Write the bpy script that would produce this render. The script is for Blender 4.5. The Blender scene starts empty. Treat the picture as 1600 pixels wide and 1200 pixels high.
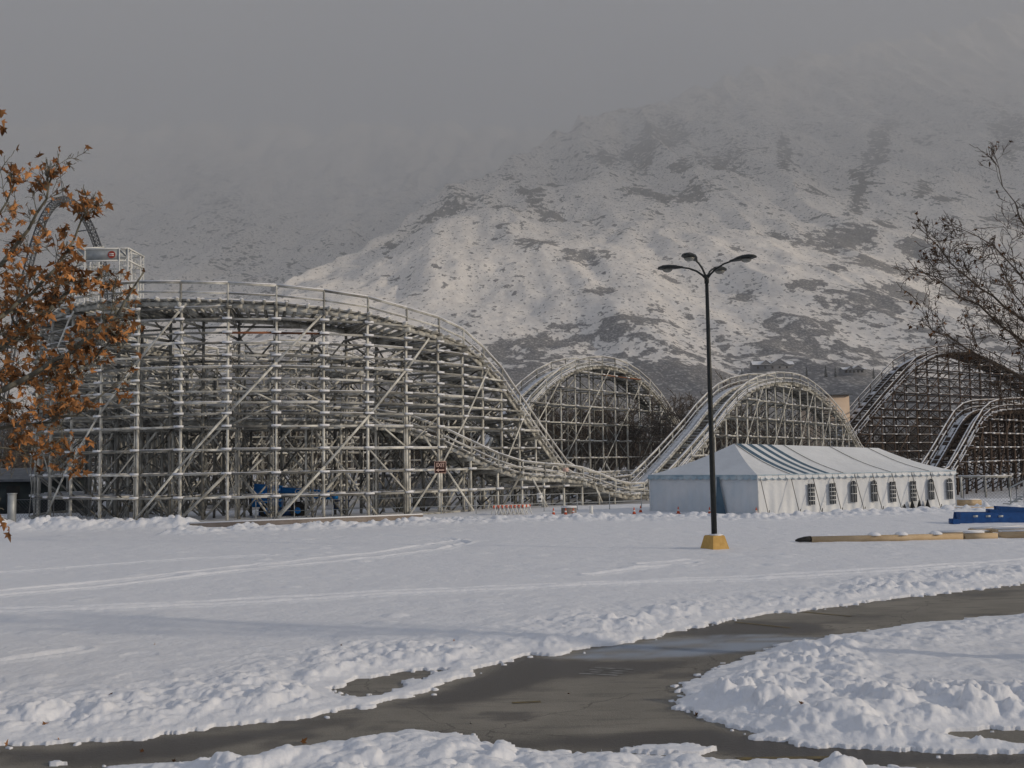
import bpy, math, random
import numpy as np
from mathutils import Vector
R_ = math.radians
rng = np.random.RandomState(7); random.seed(7)
S = bpy.context.scene
COL = S.collection
# ------------------------------------------------------------------ camera
CAMH = 3.4; F = 1600.0; PITCH = math.atan(120/1600); ROLL = 0.0157
fw = np.array([0, math.cos(PITCH), math.sin(PITCH)])
u0 = np.array([0, -math.sin(PITCH), math.cos(PITCH)]); r0 = np.array([1., 0, 0])
rt = r0*math.cos(ROLL)-u0*math.sin(ROLL); up_ = u0*math.cos(ROLL)+r0*math.sin(ROLL)
cam = bpy.data.cameras.new("camera"); camo = bpy.data.objects.new("camera", cam); COL.objects.link(camo)
cam.sensor_width = 36; cam.lens = 36; cam.clip_start = 0.5; cam.clip_end = 60000
from mathutils import Matrix
camo.matrix_world = Matrix(((rt[0], up_[0], -fw[0], 0), (rt[1], up_[1], -fw[1], 0), (rt[2], up_[2], -fw[2], CAMH), (0, 0, 0, 1)))
S.camera = camo
# ------------------------------------------------------------------ light
SUN_EL = 18.0; SUN_DIR = np.array([.94, -.34])           # horizontal direction towards the sun
SUN_DIR = SUN_DIR/np.linalg.norm(SUN_DIR)
sd = bpy.data.lights.new("sun", 'SUN'); so = bpy.data.objects.new("sun", sd); COL.objects.link(so)
sd.energy = 5.0; sd.angle = R_(1.2); sd.color = (1.0, .86, .68)
sv = Vector((SUN_DIR[0]*math.cos(R_(SUN_EL)), SUN_DIR[1]*math.cos(R_(SUN_EL)), math.sin(R_(SUN_EL))))
so.rotation_euler = sv.to_track_quat('Z', 'Y').to_euler()
W = bpy.data.worlds.new("World"); S.world = W; W.use_nodes = True
wn = W.node_tree.nodes; wl = W.node_tree.links; wn.clear()
wo = wn.new('ShaderNodeOutputWorld'); wb = wn.new('ShaderNodeBackground'); sky = wn.new('ShaderNodeTexSky')
sky.sky_type = 'NISHITA'; sky.sun_disc = False; sky.sun_elevation = R_(SUN_EL)
sky.sun_rotation = math.atan2(SUN_DIR[0], SUN_DIR[1])
sky.dust_density = 3.0
wtc = wn.new('ShaderNodeTexCoord'); wnz = wn.new('ShaderNodeTexNoise'); wnz.inputs['Scale'].default_value = 2.2
wnz.inputs['Detail'].default_value = 4
wr = wn.new('ShaderNodeValToRGB'); wr.color_ramp.elements[0].position = .3; wr.color_ramp.elements[0].color = (1.7, 2.3, 3.5, 1)
wr.color_ramp.elements[1].position = .7; wr.color_ramp.elements[1].color = (2.6, 2.85, 3.4, 1)
wm = wn.new('ShaderNodeMixRGB'); wm.inputs[0].default_value = .80
wl.new(wtc.outputs['Generated'], wnz.inputs['Vector']); wl.new(wnz.outputs[0], wr.inputs[0])
wl.new(sky.outputs[0], wm.inputs[1]); wl.new(wr.outputs[0], wm.inputs[2]); wl.new(wm.outputs[0], wb.inputs[0])
wb.inputs[1].default_value = .15; wl.new(wb.outputs[0], wo.inputs[0])
S.view_settings.view_transform = 'Standard'; S.view_settings.look = 'None'; S.view_settings.gamma = 1
S.view_settings.exposure = -0.45
S.cycles.max_bounces = 5; S.cycles.diffuse_bounces = 2; S.cycles.glossy_bounces = 2; S.cycles.transmission_bounces = 3
S.cycles.volume_bounces = 3; S.cycles.transparent_max_bounces = 6
S.cycles.sample_clamp_indirect = 4
HAZE = 0.00012; CLOUD = 0.00035; HAZE_COL = (.82, .835, .85)

# ------------------------------------------------------------------ pixel rays -> world
def ray(x, y):
    x = np.asarray(x, float); y = np.asarray(y, float)
    d = fw + np.multiply.outer((x-800)/F, rt) + np.multiply.outer((600-y)/F, up_)
    return d
def P(x, y, D):
    d = ray(x, y); D = np.asarray(D, float)
    return d*(D/d[..., 1])[..., None] + np.array([0, 0, CAMH])
def G(x, y, z=0.0):
    d = ray(x, y); t = (z-CAMH)/d[..., 2]
    return d*t[..., None] + np.array([0, 0, CAMH])
def PX(p):
    p = np.asarray(p, float) - np.array([0, 0, CAMH])
    a = p@rt; b = p@up_; c = p@fw
    return 800+F*a/c, 600-F*b/c
def on_plane(x, y, p0, u):
    """point where pixel ray meets the vertical plane through p0 along u"""
    d = ray(x, y); n = np.array([-u[1], u[0]])
    t = (p0@n)/(d[..., :2]@n)
    return d*t[..., None] + np.array([0, 0, CAMH])

# ------------------------------------------------------------------ noise
def _h(ix, iy, seed):
    n = (ix.astype(np.int64)*374761393 + iy.astype(np.int64)*668265263 + seed*1442695041) & 0x7fffffff
    n = ((n ^ (n >> 13))*1274126177) & 0x7fffffff
    return ((n ^ (n >> 16)) & 0xffff)/65535.0
def vnoise(x, y, seed=0):
    ix = np.floor(x); iy = np.floor(y); fx = x-ix; fy = y-iy
    fx = fx*fx*(3-2*fx); fy = fy*fy*(3-2*fy)
    a = _h(ix, iy, seed); b = _h(ix+1, iy, seed); c = _h(ix, iy+1, seed); d = _h(ix+1, iy+1, seed)
    return (a*(1-fx)+b*fx)*(1-fy)+(c*(1-fx)+d*fx)*fy
def fbm(x, y, oct=4, seed=0):
    s = 0; a = .5; t = 0
    for k in range(oct):
        s = s+a*vnoise(x*2**k+k*17.3, y*2**k-k*9.1, seed+k); t += a; a *= .5
    return s/t
def clods(x, y, cell, seed):
    """rounded lumps of random height, 0..1"""
    gx = x/cell; gy = y/cell; ix = np.floor(gx); iy = np.floor(gy); out = np.zeros_like(gx)
    for dx in (-1, 0, 1):
        for dy in (-1, 0, 1):
            cx = ix+dx; cy = iy+dy
            px = cx+.15+.7*_h(cx, cy, seed); py = cy+.15+.7*_h(cx, cy, seed+5)
            r = .35+.5*_h(cx, cy, seed+9); h = _h(cx, cy, seed+13)**1.6
            q = 1-((gx-px)**2+(gy-py)**2)/(r*r)
            out = np.maximum(out, h*np.sqrt(np.clip(q, 0, 1)))
    return out
def sstep(a, b, x):
    t = np.clip((x-a)/(b-a), 0, 1); return t*t*(3-2*t)
def sdf(px, py, poly):
    """signed distance to closed polygon, negative inside"""
    d = np.full(px.shape, 1e18); ins = np.zeros(px.shape, bool); n = len(poly)
    for i in range(n):
        ax, ay = poly[i]; bx, by = poly[(i+1) % n]; ex, ey = bx-ax, by-ay
        wx = px-ax; wy = py-ay; t = np.clip((wx*ex+wy*ey)/(ex*ex+ey*ey+1e-12), 0, 1)
        d = np.minimum(d, (wx-t*ex)**2+(wy-t*ey)**2)
        c = (ay > py) != (by > py)
        with np.errstate(divide='ignore', invalid='ignore'):
            xi = (bx-ax)*(py-ay)/(by-ay+1e-30)+ax
        ins ^= c & (px < xi)
    d = np.sqrt(d); return np.where(ins, -d, d)
def ldist(px, py, pts):
    d = np.full(px.shape, 1e18)
    for (ax, ay), (bx, by) in zip(pts[:-1], pts[1:]):
        ex, ey = bx-ax, by-ay; wx = px-ax; wy = py-ay
        t = np.clip((wx*ex+wy*ey)/(ex*ex+ey*ey+1e-12), 0, 1)
        d = np.minimum(d, (wx-t*ex)**2+(wy-t*ey)**2)
    return np.sqrt(d)

# ------------------------------------------------------------------ materials
def mat(name, col, rough=.7, metal=0, noise=None, col2=None, bump=None, attr=None, obj=False):
    m = bpy.data.materials.new(name); m.use_nodes = True; nt = m.node_tree; b = nt.nodes['Principled BSDF']
    b.inputs['Roughness'].default_value = rough; b.inputs['Metallic'].default_value = metal
    b.inputs['Base Color'].default_value = (*col, 1)
    b.inputs['Specular IOR Level'].default_value = .3
    tc = nt.nodes.new('ShaderNodeTexCoord')
    if col2 is not None:
        n = nt.nodes.new('ShaderNodeTexNoise'); n.inputs['Scale'].default_value = noise or 3; n.inputs['Detail'].default_value = 5
        nt.links.new(tc.outputs['Object'], n.inputs['Vector'])
        r = nt.nodes.new('ShaderNodeValToRGB'); r.color_ramp.elements[0].position = .35; r.color_ramp.elements[1].position = .65
        r.color_ramp.elements[0].color = (*col, 1); r.color_ramp.elements[1].color = (*col2, 1)
        nt.links.new(n.outputs[0], r.inputs[0]); out = r.outputs[0]
        if attr:
            a = nt.nodes.new('ShaderNodeAttribute'); a.attribute_name = attr
            mx = nt.nodes.new('ShaderNodeMixRGB'); mx.blend_type = 'MULTIPLY'; mx.inputs[0].default_value = 1
            nt.links.new(out, mx.inputs[1]); nt.links.new(a.outputs['Fac'], mx.inputs[2]); out = mx.outputs[0]
        nt.links.new(out, b.inputs['Base Color'])
    if bump:
        n2 = nt.nodes.new('ShaderNodeTexNoise'); n2.inputs['Scale'].default_value = bump[0]; n2.inputs['Detail'].default_value = 4
        bp = nt.nodes.new('ShaderNodeBump'); bp.inputs['Distance'].default_value = bump[1]; bp.inputs['Strength'].default_value = 1
        nt.links.new(tc.outputs['Object'], n2.inputs['Vector']); nt.links.new(n2.outputs[0], bp.inputs['Height'])
        nt.links.new(bp.outputs[0], b.inputs['Normal'])
    return m
M = {}
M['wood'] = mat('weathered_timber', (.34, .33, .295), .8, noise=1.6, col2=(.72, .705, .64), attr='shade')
M['brown'] = mat('brown_timber', (.05, .033, .024), .8, noise=1.6, col2=(.115, .078, .055), attr='shade')
M['snow'] = mat('snow', (.80, .81, .84), .6, noise=4, col2=(.84, .85, .88), bump=(9, .02))
M['snowcap'] = mat('snow_cap', (.80, .81, .83), .6, noise=4, col2=(.85, .85, .87))
M['paintw'] = mat('white_paint', (.74, .74, .70), .6, noise=3, col2=(.82, .82, .8))
M['rust'] = mat('rusty_board', (.20, .075, .035), .8, noise=2, col2=(.28, .11, .05), attr='shade')
M['black'] = mat('black_paint', (.010, .013, .013), .45, noise=6, col2=(.02, .022, .022))
M['yellow'] = mat('yellow_concrete', (.50, .30, .085), .75, noise=5, col2=(.60, .38, .12), bump=(14, .01))
M['glass'] = mat('lens_glass', (.22, .22, .20), .2)
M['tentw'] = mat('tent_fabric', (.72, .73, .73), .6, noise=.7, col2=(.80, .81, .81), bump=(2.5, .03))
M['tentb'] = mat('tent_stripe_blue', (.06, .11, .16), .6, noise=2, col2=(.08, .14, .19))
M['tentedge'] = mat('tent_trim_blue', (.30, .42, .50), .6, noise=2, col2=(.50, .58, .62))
M['tentside'] = mat('tent_shaded_fabric', (.56, .62, .67), .6, noise=.6, col2=(.70, .72, .74), bump=(2.0, .04))  # bluer copy of the tent cloth, the end wall's shade put into it
M['pane'] = mat('window_vinyl', (.03, .035, .042), .2, noise=3, col2=(.06, .066, .075))
M['rope'] = mat('rope', (.10, .09, .08), .9)
M['orange'] = mat('orange_plastic', (.55, .085, .03), .5, noise=8, col2=(.62, .12, .05))
M['blue'] = mat('blue_paint', (.006, .055, .20), .45, noise=4, col2=(.01, .08, .27))
M['blue2'] = mat('bright_blue_paint', (.006, .19, .60), .4, noise=3, col2=(.01, .24, .70))
M['rubber'] = mat('rubber', (.02, .02, .02), .8)
M['grey'] = mat('grey_canvas', (.20, .20, .20), .7, noise=1.2, col2=(.30, .30, .29), bump=(3, .03))
M['steel'] = mat('galvanised_steel', (.34, .36, .37), .5, noise=2, col2=(.44, .46, .46), metal=.3)
M['dsteel'] = mat('dark_steel', (.10, .105, .115), .6, noise=2, col2=(.15, .16, .17))
M['tan'] = mat('tan_timber', (.50, .36, .21), .7, noise=2, col2=(.60, .45, .28), bump=(8, .01))
M['concrete'] = mat('concrete', (.20, .165, .14), .85, noise=1.3, col2=(.28, .24, .21), bump=(6, .01))
M['beige'] = mat('beige_stucco', (.62, .48, .36), .85, noise=.6, col2=(.68, .54, .42))
M['dgreen'] = mat('dark_green_siding', (.02, .03, .032), .8, noise=1, col2=(.03, .042, .044))
M['wall'] = mat('grey_siding', (.16, .16, .17), .8, noise=.6, col2=(.22, .22, .23))
M['bark'] = mat('bark', (.055, .05, .045), .9, noise=3, col2=(.10, .09, .08))
M['barkl'] = mat('pale_bark', (.11, .10, .075), .9, noise=3, col2=(.21, .20, .16))
M['twig'] = mat('twigs', (.12, .10, .085), .9, noise=.2, col2=(.19, .16, .135))
M['leaf'] = mat('brown_leaf', (.23, .10, .036), .7, noise=2.5, col2=(.50, .235, .09), attr='shade')
M['conifer'] = mat('conifer', (.02, .028, .025), .9, noise=.3, col2=(.04, .05, .045))
M['signred'] = mat('sign_brown', (.055, .02, .015), .5)
M['signpink'] = mat('sign_letter', (.72, .50, .42), .5)
M['signw'] = mat('sign_white', (.8, .8, .78), .5)
M['signk'] = mat('sign_black', (.02, .02, .02), .5)
M['mark'] = mat('faded_yellow_line', (.22, .17, .07), .8, noise=6, col2=(.10, .09, .07))
M['markw'] = mat('faded_white_line', (.35, .35, .34), .8, noise=6, col2=(.14, .14, .13))
def leafify(m):
    nt = m.node_tree; b = nt.nodes['Principled BSDF']; b.inputs['Specular IOR Level'].default_value = .15
leafify(M['leaf'])

# ------------------------------------------------------------------ mesh builders
def link(name, me, parent=None, mats=()):
    o = bpy.data.objects.new(name, me); COL.objects.link(o)
    for m in mats: me.materials.append(m)
    if parent is not None: o.parent = parent
    return o
def mesh_np(name, V, Q, mi=None, shade=None, smooth=False):
    """V (n,3), Q (m,k) faces of k corners"""
    me = bpy.data.meshes.new(name); V = np.asarray(V, np.float32); Q = np.asarray(Q, np.int32); k = Q.shape[1]
    me.vertices.add(len(V)); me.vertices.foreach_set('co', V.ravel())
    me.loops.add(Q.size); me.loops.foreach_set('vertex_index', Q.ravel())
    me.polygons.add(len(Q)); me.polygons.foreach_set('loop_start', np.arange(0, Q.size, k, dtype=np.int32))
    me.polygons.foreach_set('loop_total', np.full(len(Q), k, np.int32))
    if mi is not None: me.polygons.foreach_set('material_index', np.asarray(mi, np.int32))
    if smooth: me.polygons.foreach_set('use_smooth', np.ones(len(Q), bool))
    me.update(calc_edges=True)
    if shade is not None:
        a = me.attributes.new('shade', 'FLOAT', 'POINT'); a.data.foreach_set('value', np.asarray(shade, np.float32))
    me.validate()
    return me
class MB:
    """collects straight tapered beams (4-sided) and loose polygons into ONE mesh"""
    def __init__(s): s.b = []; s.pv = []; s.pf = []; s.pm = []
    def beam(s, a, b, w, h=None, m=0, up=(0, 0, 1), w2=None, h2=None, shade=None):
        h = w if h is None else h
        s.b.append((*a, *b, w, h, w if w2 is None else w2, h if h2 is None else h2, m, *up, random.uniform(.35, 1.2) if shade is None else shade))
    def cap(s, a, b, w, h, t=.05, m=1, up=(0, 0, 1)):
        """a snow layer lying on a beam"""
        o = np.array([0, 0, h/2+t/2]); s.beam(np.asarray(a)+o, np.asarray(b)+o, w+.02, t, m, up)
    def box(s, c, size, m=0, rz=0, shade=1.):
        c = np.asarray(c, float); d = np.array([math.cos(rz), math.sin(rz), 0])*size[0]/2
        s.beam(c-d, c+d, size[1], size[2], m, shade=shade)
    def poly(s, pts, m=0):
        n = len(s.pv); s.pv += [tuple(p) for p in pts]; s.pf.append(tuple(range(n, n+len(pts)))); s.pm.append(m)
    def lathe(s, c, prof, n=12, m=0):
        c = np.asarray(c, float); i0 = len(s.pv)
        for r, z in prof:
            for k in range(n):
                a = 2*math.pi*k/n; s.pv.append((c[0]+r*math.cos(a), c[1]+r*math.sin(a), c[2]+z))
        for j in range(len(prof)-1):
            for k in range(n):
                s.pf.append((i0+j*n+k, i0+j*n+(k+1) % n, i0+(j+1)*n+(k+1) % n, i0+(j+1)*n+k)); s.pm.append(m)
        s.pf.append(tuple(i0+(len(prof)-1)*n+k for k in range(n))); s.pm.append(m)
        s.pf.append(tuple(i0+k for k in range(n))[::-1]); s.pm.append(m)
    def tube(s, pts, rad, n=8, m=0):
        pts = [np.asarray(p, float) for p in pts]; i0 = len(s.pv); L = len(pts)
        rad = [rad]*L if np.isscalar(rad) else rad
        for j in range(L):
            t = pts[min(j+1, L-1)]-pts[max(j-1, 0)]; t = t/np.linalg.norm(t)
            a = np.cross(t, [0, 0, 1.]) if abs(t[2]) < .95 else np.cross(t, [0, 1., 0]); a /= np.linalg.norm(a); b = np.cross(a, t)
            for k in range(n):
                q = 2*math.pi*k/n; s.pv.append(tuple(pts[j]+rad[j]*(a*math.cos(q)+b*math.sin(q))))
        for j in range(L-1):
            for k in range(n):
                s.pf.append((i0+j*n+k, i0+j*n+(k+1) % n, i0+(j+1)*n+(k+1) % n, i0+(j+1)*n+k)); s.pm.append(m)
        s.pf.append(tuple(i0+(L-1)*n+k for k in range(n))); s.pm.append(m)
        s.pf.append(tuple(i0+k for k in range(n))[::-1]); s.pm.append(m)
    def data(s):
        B = np.array(s.b, float).reshape(-1, 15)
        A = B[:, 0:3]; C = B[:, 3:6]; d = C-A; d = d/np.maximum(np.linalg.norm(d, axis=1, keepdims=True), 1e-9)
        U = B[:, 11:14]
        par = np.abs((d*U).sum(1)) > .97
        U = np.where(par[:, None], np.array([0, 1., 0]), U)
        sx = np.cross(d, U); sx /= np.maximum(np.linalg.norm(sx, axis=1, keepdims=True), 1e-9); sy = np.cross(sx, d)
        V = []
        for E, w, h in ((A, B[:, 6], B[:, 7]), (C, B[:, 8], B[:, 9])):
            for i, j in ((-1, -1), (1, -1), (1, 1), (-1, 1)):
                V.append(E+sx*(i*w/2)[:, None]+sy*(j*h/2)[:, None])
        V = np.stack(V, 1).reshape(-1, 3)
        q = np.array([(0, 3, 2, 1), (4, 5, 6, 7), (0, 1, 5, 4), (1, 2, 6, 5), (2, 3, 7, 6), (3, 0, 4, 7)])[:, ::-1]
        Q = (np.arange(len(B))[:, None, None]*8+q[None]).reshape(-1, 4)
        return V, Q, np.repeat(B[:, 10], 6).astype(int), np.repeat(B[:, 14], 8)
    def build(s, name, mats, parent=None, smooth=False):
        if s.pv or not s.b:
            V, F_, MI, SH = [], [], [], []
            if s.b:
                v, q, mi, sh = s.data(); V = v.tolist(); F_ = q.tolist(); MI = mi.tolist(); SH = sh.tolist()
            n = len(V); V += s.pv; F_ += [tuple(i+n for i in f) for f in s.pf]; MI += s.pm; SH += [1.]*len(s.pv)
            me = bpy.data.meshes.new(name); me.from_pydata(V, [], F_); me.polygons.foreach_set('material_index', MI)
            if smooth: me.polygons.foreach_set('use_smooth', [True]*len(F_))
            a = me.attributes.new('shade', 'FLOAT', 'POINT'); a.data.foreach_set('value', SH); me.update()
        else:
            v, q, mi, sh = s.data(); me = mesh_np(name, v, q, mi, sh, smooth)
        return link(name, me, parent, mats if isinstance(mats, (list, tuple)) else [mats])
def tag(o, label=None, cat=None, group=None, kind=None):
    for k, v in (('label', label), ('category', cat), ('group', group), ('kind', kind)):
        if v: o[k] = v
    return o
def empty(name, loc=(0, 0, 0), rz=0):
    o = bpy.data.objects.new(name, None); COL.objects.link(o); o.location = loc; o.rotation_euler = (0, 0, rz); o.empty_display_size = .1; return o
def copy_tree(o, parent=None):
    c = o.copy(); COL.objects.link(c)
    if parent is not None: c.parent = parent
    for ch in o.children: copy_tree(ch, c)
    return c
def grid_mesh(name, X, Y, Z, smooth=True):
    n, m = X.shape; V = np.stack([X, Y, Z], -1).reshape(-1, 3)
    i = np.arange(n*m).reshape(n, m)
    Q = np.stack([i[:-1, :-1], i[:-1, 1:], i[1:, 1:], i[1:, :-1]], -1).reshape(-1, 4)
    return mesh_np(name, V, Q, smooth=smooth)
def fattr(me, name, v):
    a = me.attributes.new(name, 'FLOAT', 'POINT'); a.data.foreach_set('value', np.asarray(v, np.float32).ravel())

# ================================================================== GROUND
me = grid_mesh('ground', *[a for a in (lambda X, Y: (X, Y, X*0))(*np.meshgrid(np.linspace(-14000, 14000, 3), np.linspace(-2500, 14000, 3)))])
M['farground'] = mat('far_ground_snow', (.26, .25, .24), .9, noise=.03, col2=(.62, .63, .66))
tag(link('ground', me, None, [M['farground']]), kind='structure')

def gp(pts): return [tuple(G(x, y)[:2]) for x, y in pts]
field = gp([(2100, 855), (1900, 877), (1600, 913), (1500, 925), (1400, 937), (1300, 950), (1200, 960), (1130, 972), (1090, 980), (1045, 990), (1020, 999), (985, 1003), (950, 1009), (905, 1018), (860, 1026), (830, 1024), (795, 1036), (765, 1040),
            (740, 1050), (750, 1056), (700, 1070), (660, 1084), (600, 1100), (570, 1107), (500, 1119), (400, 1133), (300, 1144), (200, 1156), (100, 1164), (0, 1170), (-200, 1180), (-900, 1200),
            ]) + [(-45, 40), (-75, 78), (-70, 95), (80, 95), (75, 70)]
pocket = gp([(516, 1080), (545, 1068), (590, 1057), (640, 1050), (688, 1047), (700, 1049), (668, 1058), (632, 1072), (596, 1085), (560, 1093), (528, 1091)])
island = gp([(2100, 930), (1800, 940), (1600, 961), (1500, 970), (1400, 984), (1300, 998), (1230, 1008), (1170, 1028), (1120, 1050), (1085, 1068), (1055, 1080), (1075, 1088), (1050, 1098), (1062, 1108), (1090, 1118), (1110, 1128), (1150, 1142), (1200, 1156),
             (1260, 1166), (1330, 1172), (1450, 1176), (1600, 1182), (1900, 1186), (2100, 1184)])
notch = gp([(1448, 1150), (1490, 1146), (1530, 1142), (1600, 1140), (1900, 1138), (2050, 1142), (1900, 1160), (1600, 1166), (1500, 1160)])
near = gp([(150, 1204), (250, 1199), (300, 1197), (370, 1193), (400, 1186), (440, 1180), (500, 1168), (545, 1160), (600, 1152), (650, 1148), (700, 1153), (745, 1158), (800, 1168), (850, 1176), (950, 1182), (1050, 1189), (1200, 1194), (1300, 1199), (1420, 1206), (1500, 1240), (900, 1290), (300, 1260)])
bits = [gp([(970, 1176), (1010, 1169), (1070, 1167), (1120, 1174), (1100, 1181), (1020, 1181)]), gp([(1405, 1172), (1420, 1169), (1430, 1173), (1415, 1177)]), gp([(60, 1196), (90, 1193), (105, 1197), (80, 1200)])]
# fine sheet: rows spaced by distance, so that near clods are resolved
NR, NC = 900, 1000
rows = 7.0*np.exp(np.linspace(0, math.log(80/7.0), NR)); cols = np.linspace(-.72, .72, NC)
Yg = np.repeat(rows[:, None], NC, 1); Xg = Yg*cols[None, :] * (1+3/Yg)
wob = (fbm(Xg*1.6, Yg*1.6, 3, 3)-.5)*.9+(fbm(Xg*6, Yg*6, 4, 8)-.5)*.55
dF = sdf(Xg, Yg, field); dI = sdf(Xg, Yg, island); dN = sdf(Xg, Yg, near)
dF = np.maximum(dF, -sdf(Xg, Yg, pocket)); dI = np.maximum(dI, -sdf(Xg, Yg, notch))
far = sstep(16, 40, Yg)
d = np.minimum(np.minimum(dF, dI), dN)
d = d + wob*(.42+.2*far)
inn = np.clip(-d, 0, 50)                                   # metres inside the snow edge
rough = fbm(Xg*3.1, Yg*3.1, 5, 131)
wx = (fbm(Xg*5, Yg*5, 3, 141)-.5)*.22; wy = (fbm(Xg*5, Yg*5, 3, 142)-.5)*.22      # breaks the lumps' outlines
c1 = clods(Xg+wx, Yg+wy, .75, 21); c2 = clods(Xg+wx, Yg+wy, .34, 31); c3 = clods(Xg+wx*.6, Yg+wy*.6, .16, 41)
isI = dI < np.minimum(dF, dN); isN = dN < np.minimum(dF, dI)
lowI = G(1300, 1110)[1]; front = isI*sstep(lowI+3.5, lowI-.5, Yg)
patchy = sstep(.38, .62, fbm(Xg*.45, Yg*.45, 3, 151))
ch = sstep(.15, .75, inn)*np.exp(-(np.clip(inn-1.1, 0, 9)/1.3)**2)*(.45+.75*patchy)
ch = np.where(isI, np.maximum(ch, .42*sstep(.2, 1.2, inn)*sstep(7.5, 2.5, inn)*(.3+patchy)), ch)
T = .035+.095*(1-np.exp(-inn/.75))
T = T + ch*(.06*c1+.085*c2+.055*c3+.17*(rough-.45))*np.where(isI, 1+.5*front, np.where(isN, .9, .85))
ridge_ = np.exp(-((inn-.95-.5*(fbm(Xg*.7, Yg*.7, 2, 161)-.5))/.42)**2)*front
T = T + ridge_*(.08+.24*c1*patchy+.10*c2)
T = T + np.where(isN, sstep(.1, .7, inn)*sstep(2.2, .8, inn)*(.05+.10*c1+.06*c2), 0)
T = T + sstep(.05, .3, inn)*(rough-.5)*.03
fl = clods(Xg, Yg, 1.1, 171); T = T + .05*np.clip(fl-.72, 0, 1)/.28*sstep(1.5, 4, inn)
T = T + sstep(.3, 3, inn)*((fbm(Xg*.35, Yg*.35, 3, 61)-.5)*.07+(fbm(Xg*1.6, Yg*1.6, 3, 62)-.5)*.025)
# footprint-like pocks in the near left field
pk = clods(Xg, Yg, .8, 71)*sstep(28, 14, Yg)*(Xg < 2)*(dF < -1.5)
T = T - .03*pk*(pk > .45)
def gl(pts): return [tuple(G(x, y)[:2]) for x, y in pts]
tracks = [gl([(-200, 958), (0, 940), (200, 920), (400, 897), (600, 876), (690, 864), (730, 853), (700, 846), (600, 842)]),
          gl([(-200, 950), (0, 933), (200, 912), (400, 890), (600, 868), (660, 858), (720, 848)]),
          gl([(-100, 975), (0, 968), (200, 961), (400, 950), (600, 939), (800, 930), (1000, 920), (1200, 913), (1400, 902), (1700, 880)]),
          gl([(-100, 968), (0, 962), (200, 956), (400, 944), (600, 934), (800, 925), (1000, 916), (1200, 908), (1400, 897), (1700, 874)]),
          gl([(920, 905), (1000, 896), (1082, 888)]), gl([(1005, 889), (1040, 886), (1082, 882)]),
          gl([(-50, 905), (150, 890), (300, 880), (420, 874)]), gl([(0, 1048), (60, 1040), (125, 1028)])]
for tr in tracks:
    q = ldist(Xg, Yg, tr); w = .22
    T = T + (.035*np.exp(-((q-w)/.10)**2)-.05*np.exp(-(q/.15)**2))*(dF < -.5)*(.6+.8*fbm(Xg*1.5, Yg*1.5, 2, 77))
# ploughed bank at the left in front of the coaster, and low churned rim along its foot
bank = gl([(-150, 836), (0, 834), (90, 832), (200, 830), (272, 829)])
q = ldist(Xg, Yg, bank); T = T + np.exp(-(q/1.3)**2)*(.30+.32*clods(Xg, Yg, .9, 81)+.24*clods(Xg, Yg, .38, 82)+.6*(fbm(Xg*.8, Yg*.8, 5, 83)-.35))
rim = gl([(300, 836), (420, 832), (560, 826), (700, 820), (850, 816), (1000, 814), (1190, 814), (1350, 808), (1500, 802), (1700, 796)])
q = ldist(Xg, Yg, rim); T = T + np.exp(-(q/1.6)**2)*(.08+.22*clods(Xg, Yg, .55, 91)+.14*clods(Xg, Yg, .28, 92)+.25*(fbm(Xg*1.2, Yg*1.2, 4, 93)-.4))*(Xg > -17)
crumb = (d > 0) & (d < .5) & (c3*np.exp(-d/.25) > .42)
T = np.where(d > 0, np.where(crumb, .075*(c3*np.exp(-d/.25)-.42)+.012, -.12), T)
for b_ in bits:
    qb = sdf(Xg, Yg, b_)+wob*.15; T = np.where(qb < 0, .035+.03*clods(Xg, Yg, .2, 5), T)
T = T-.4*sstep(74, 79, Yg)
sm = grid_mesh('snow_cover', Xg, Yg, T+.012)
tag(link('snow_cover', sm, None, [M['snow']]), kind='structure')
# asphalt under it
rr = 2.0*np.exp(np.linspace(0, math.log(55/2.0), 300)); cc = np.linspace(-1.2, 1.2, 420)
Ya = np.repeat(rr[:, None], 420, 1); Xa = Ya*cc[None, :]*(1+4/Ya)
rm = grid_mesh('road', Xa, Ya, Xa*0+.008)
slush = gp([(860, 1027), (905, 1019), (960, 1009), (1040, 998), (1130, 993), (1210, 992), (1290, 998), (1240, 1006), (1190, 1016), (1100, 1024), (1010, 1030), (930, 1031)])
wets = [gp([(560, 1110), (700, 1075), (760, 1046), (830, 1028), (940, 1032), (1080, 1034), (1020, 1052), (870, 1062), (800, 1090), (700, 1105)]),
        gp([(700, 1160), (1000, 1145), (1110, 1135), (1250, 1165), (1600, 1185), (1600, 1200), (1300, 1196), (900, 1172)]),
        gp([(1030, 992), (1100, 980), (1160, 972), (1260, 972), (1300, 985), (1240, 993), (1100, 994)]),
        gp([(0, 1200), (0, 1175), (300, 1150), (480, 1130), (520, 1140), (300, 1185), (120, 1200)])]
wa = (fbm(Xa*1.2, Ya*1.2, 4, 5)-.5)*.9
fro = sstep(.12, -.22, sdf(Xa, Ya, slush)+wa*.5)*(.35+.65*sstep(.4, .6, fbm(Xa*1.0, Ya*5, 4, 6)))
wet = np.zeros_like(Xa)
for w_ in wets: wet = np.maximum(wet, sstep(.1, -.25, sdf(Xa, Ya, w_)+wa*.7))
wet = np.maximum(wet, .7*sstep(.62, .7, fbm(Xa*.8, Ya*1.6, 4, 9)))
fattr(rm, 'frost', fro); fattr(rm, 'wet', wet)
m = bpy.data.materials.new('asphalt'); m.use_nodes = True; nt = m.node_tree; b = nt.nodes['Principled BSDF']; L_ = nt.links.new
tc = nt.nodes.new('ShaderNodeTexCoord')
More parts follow.
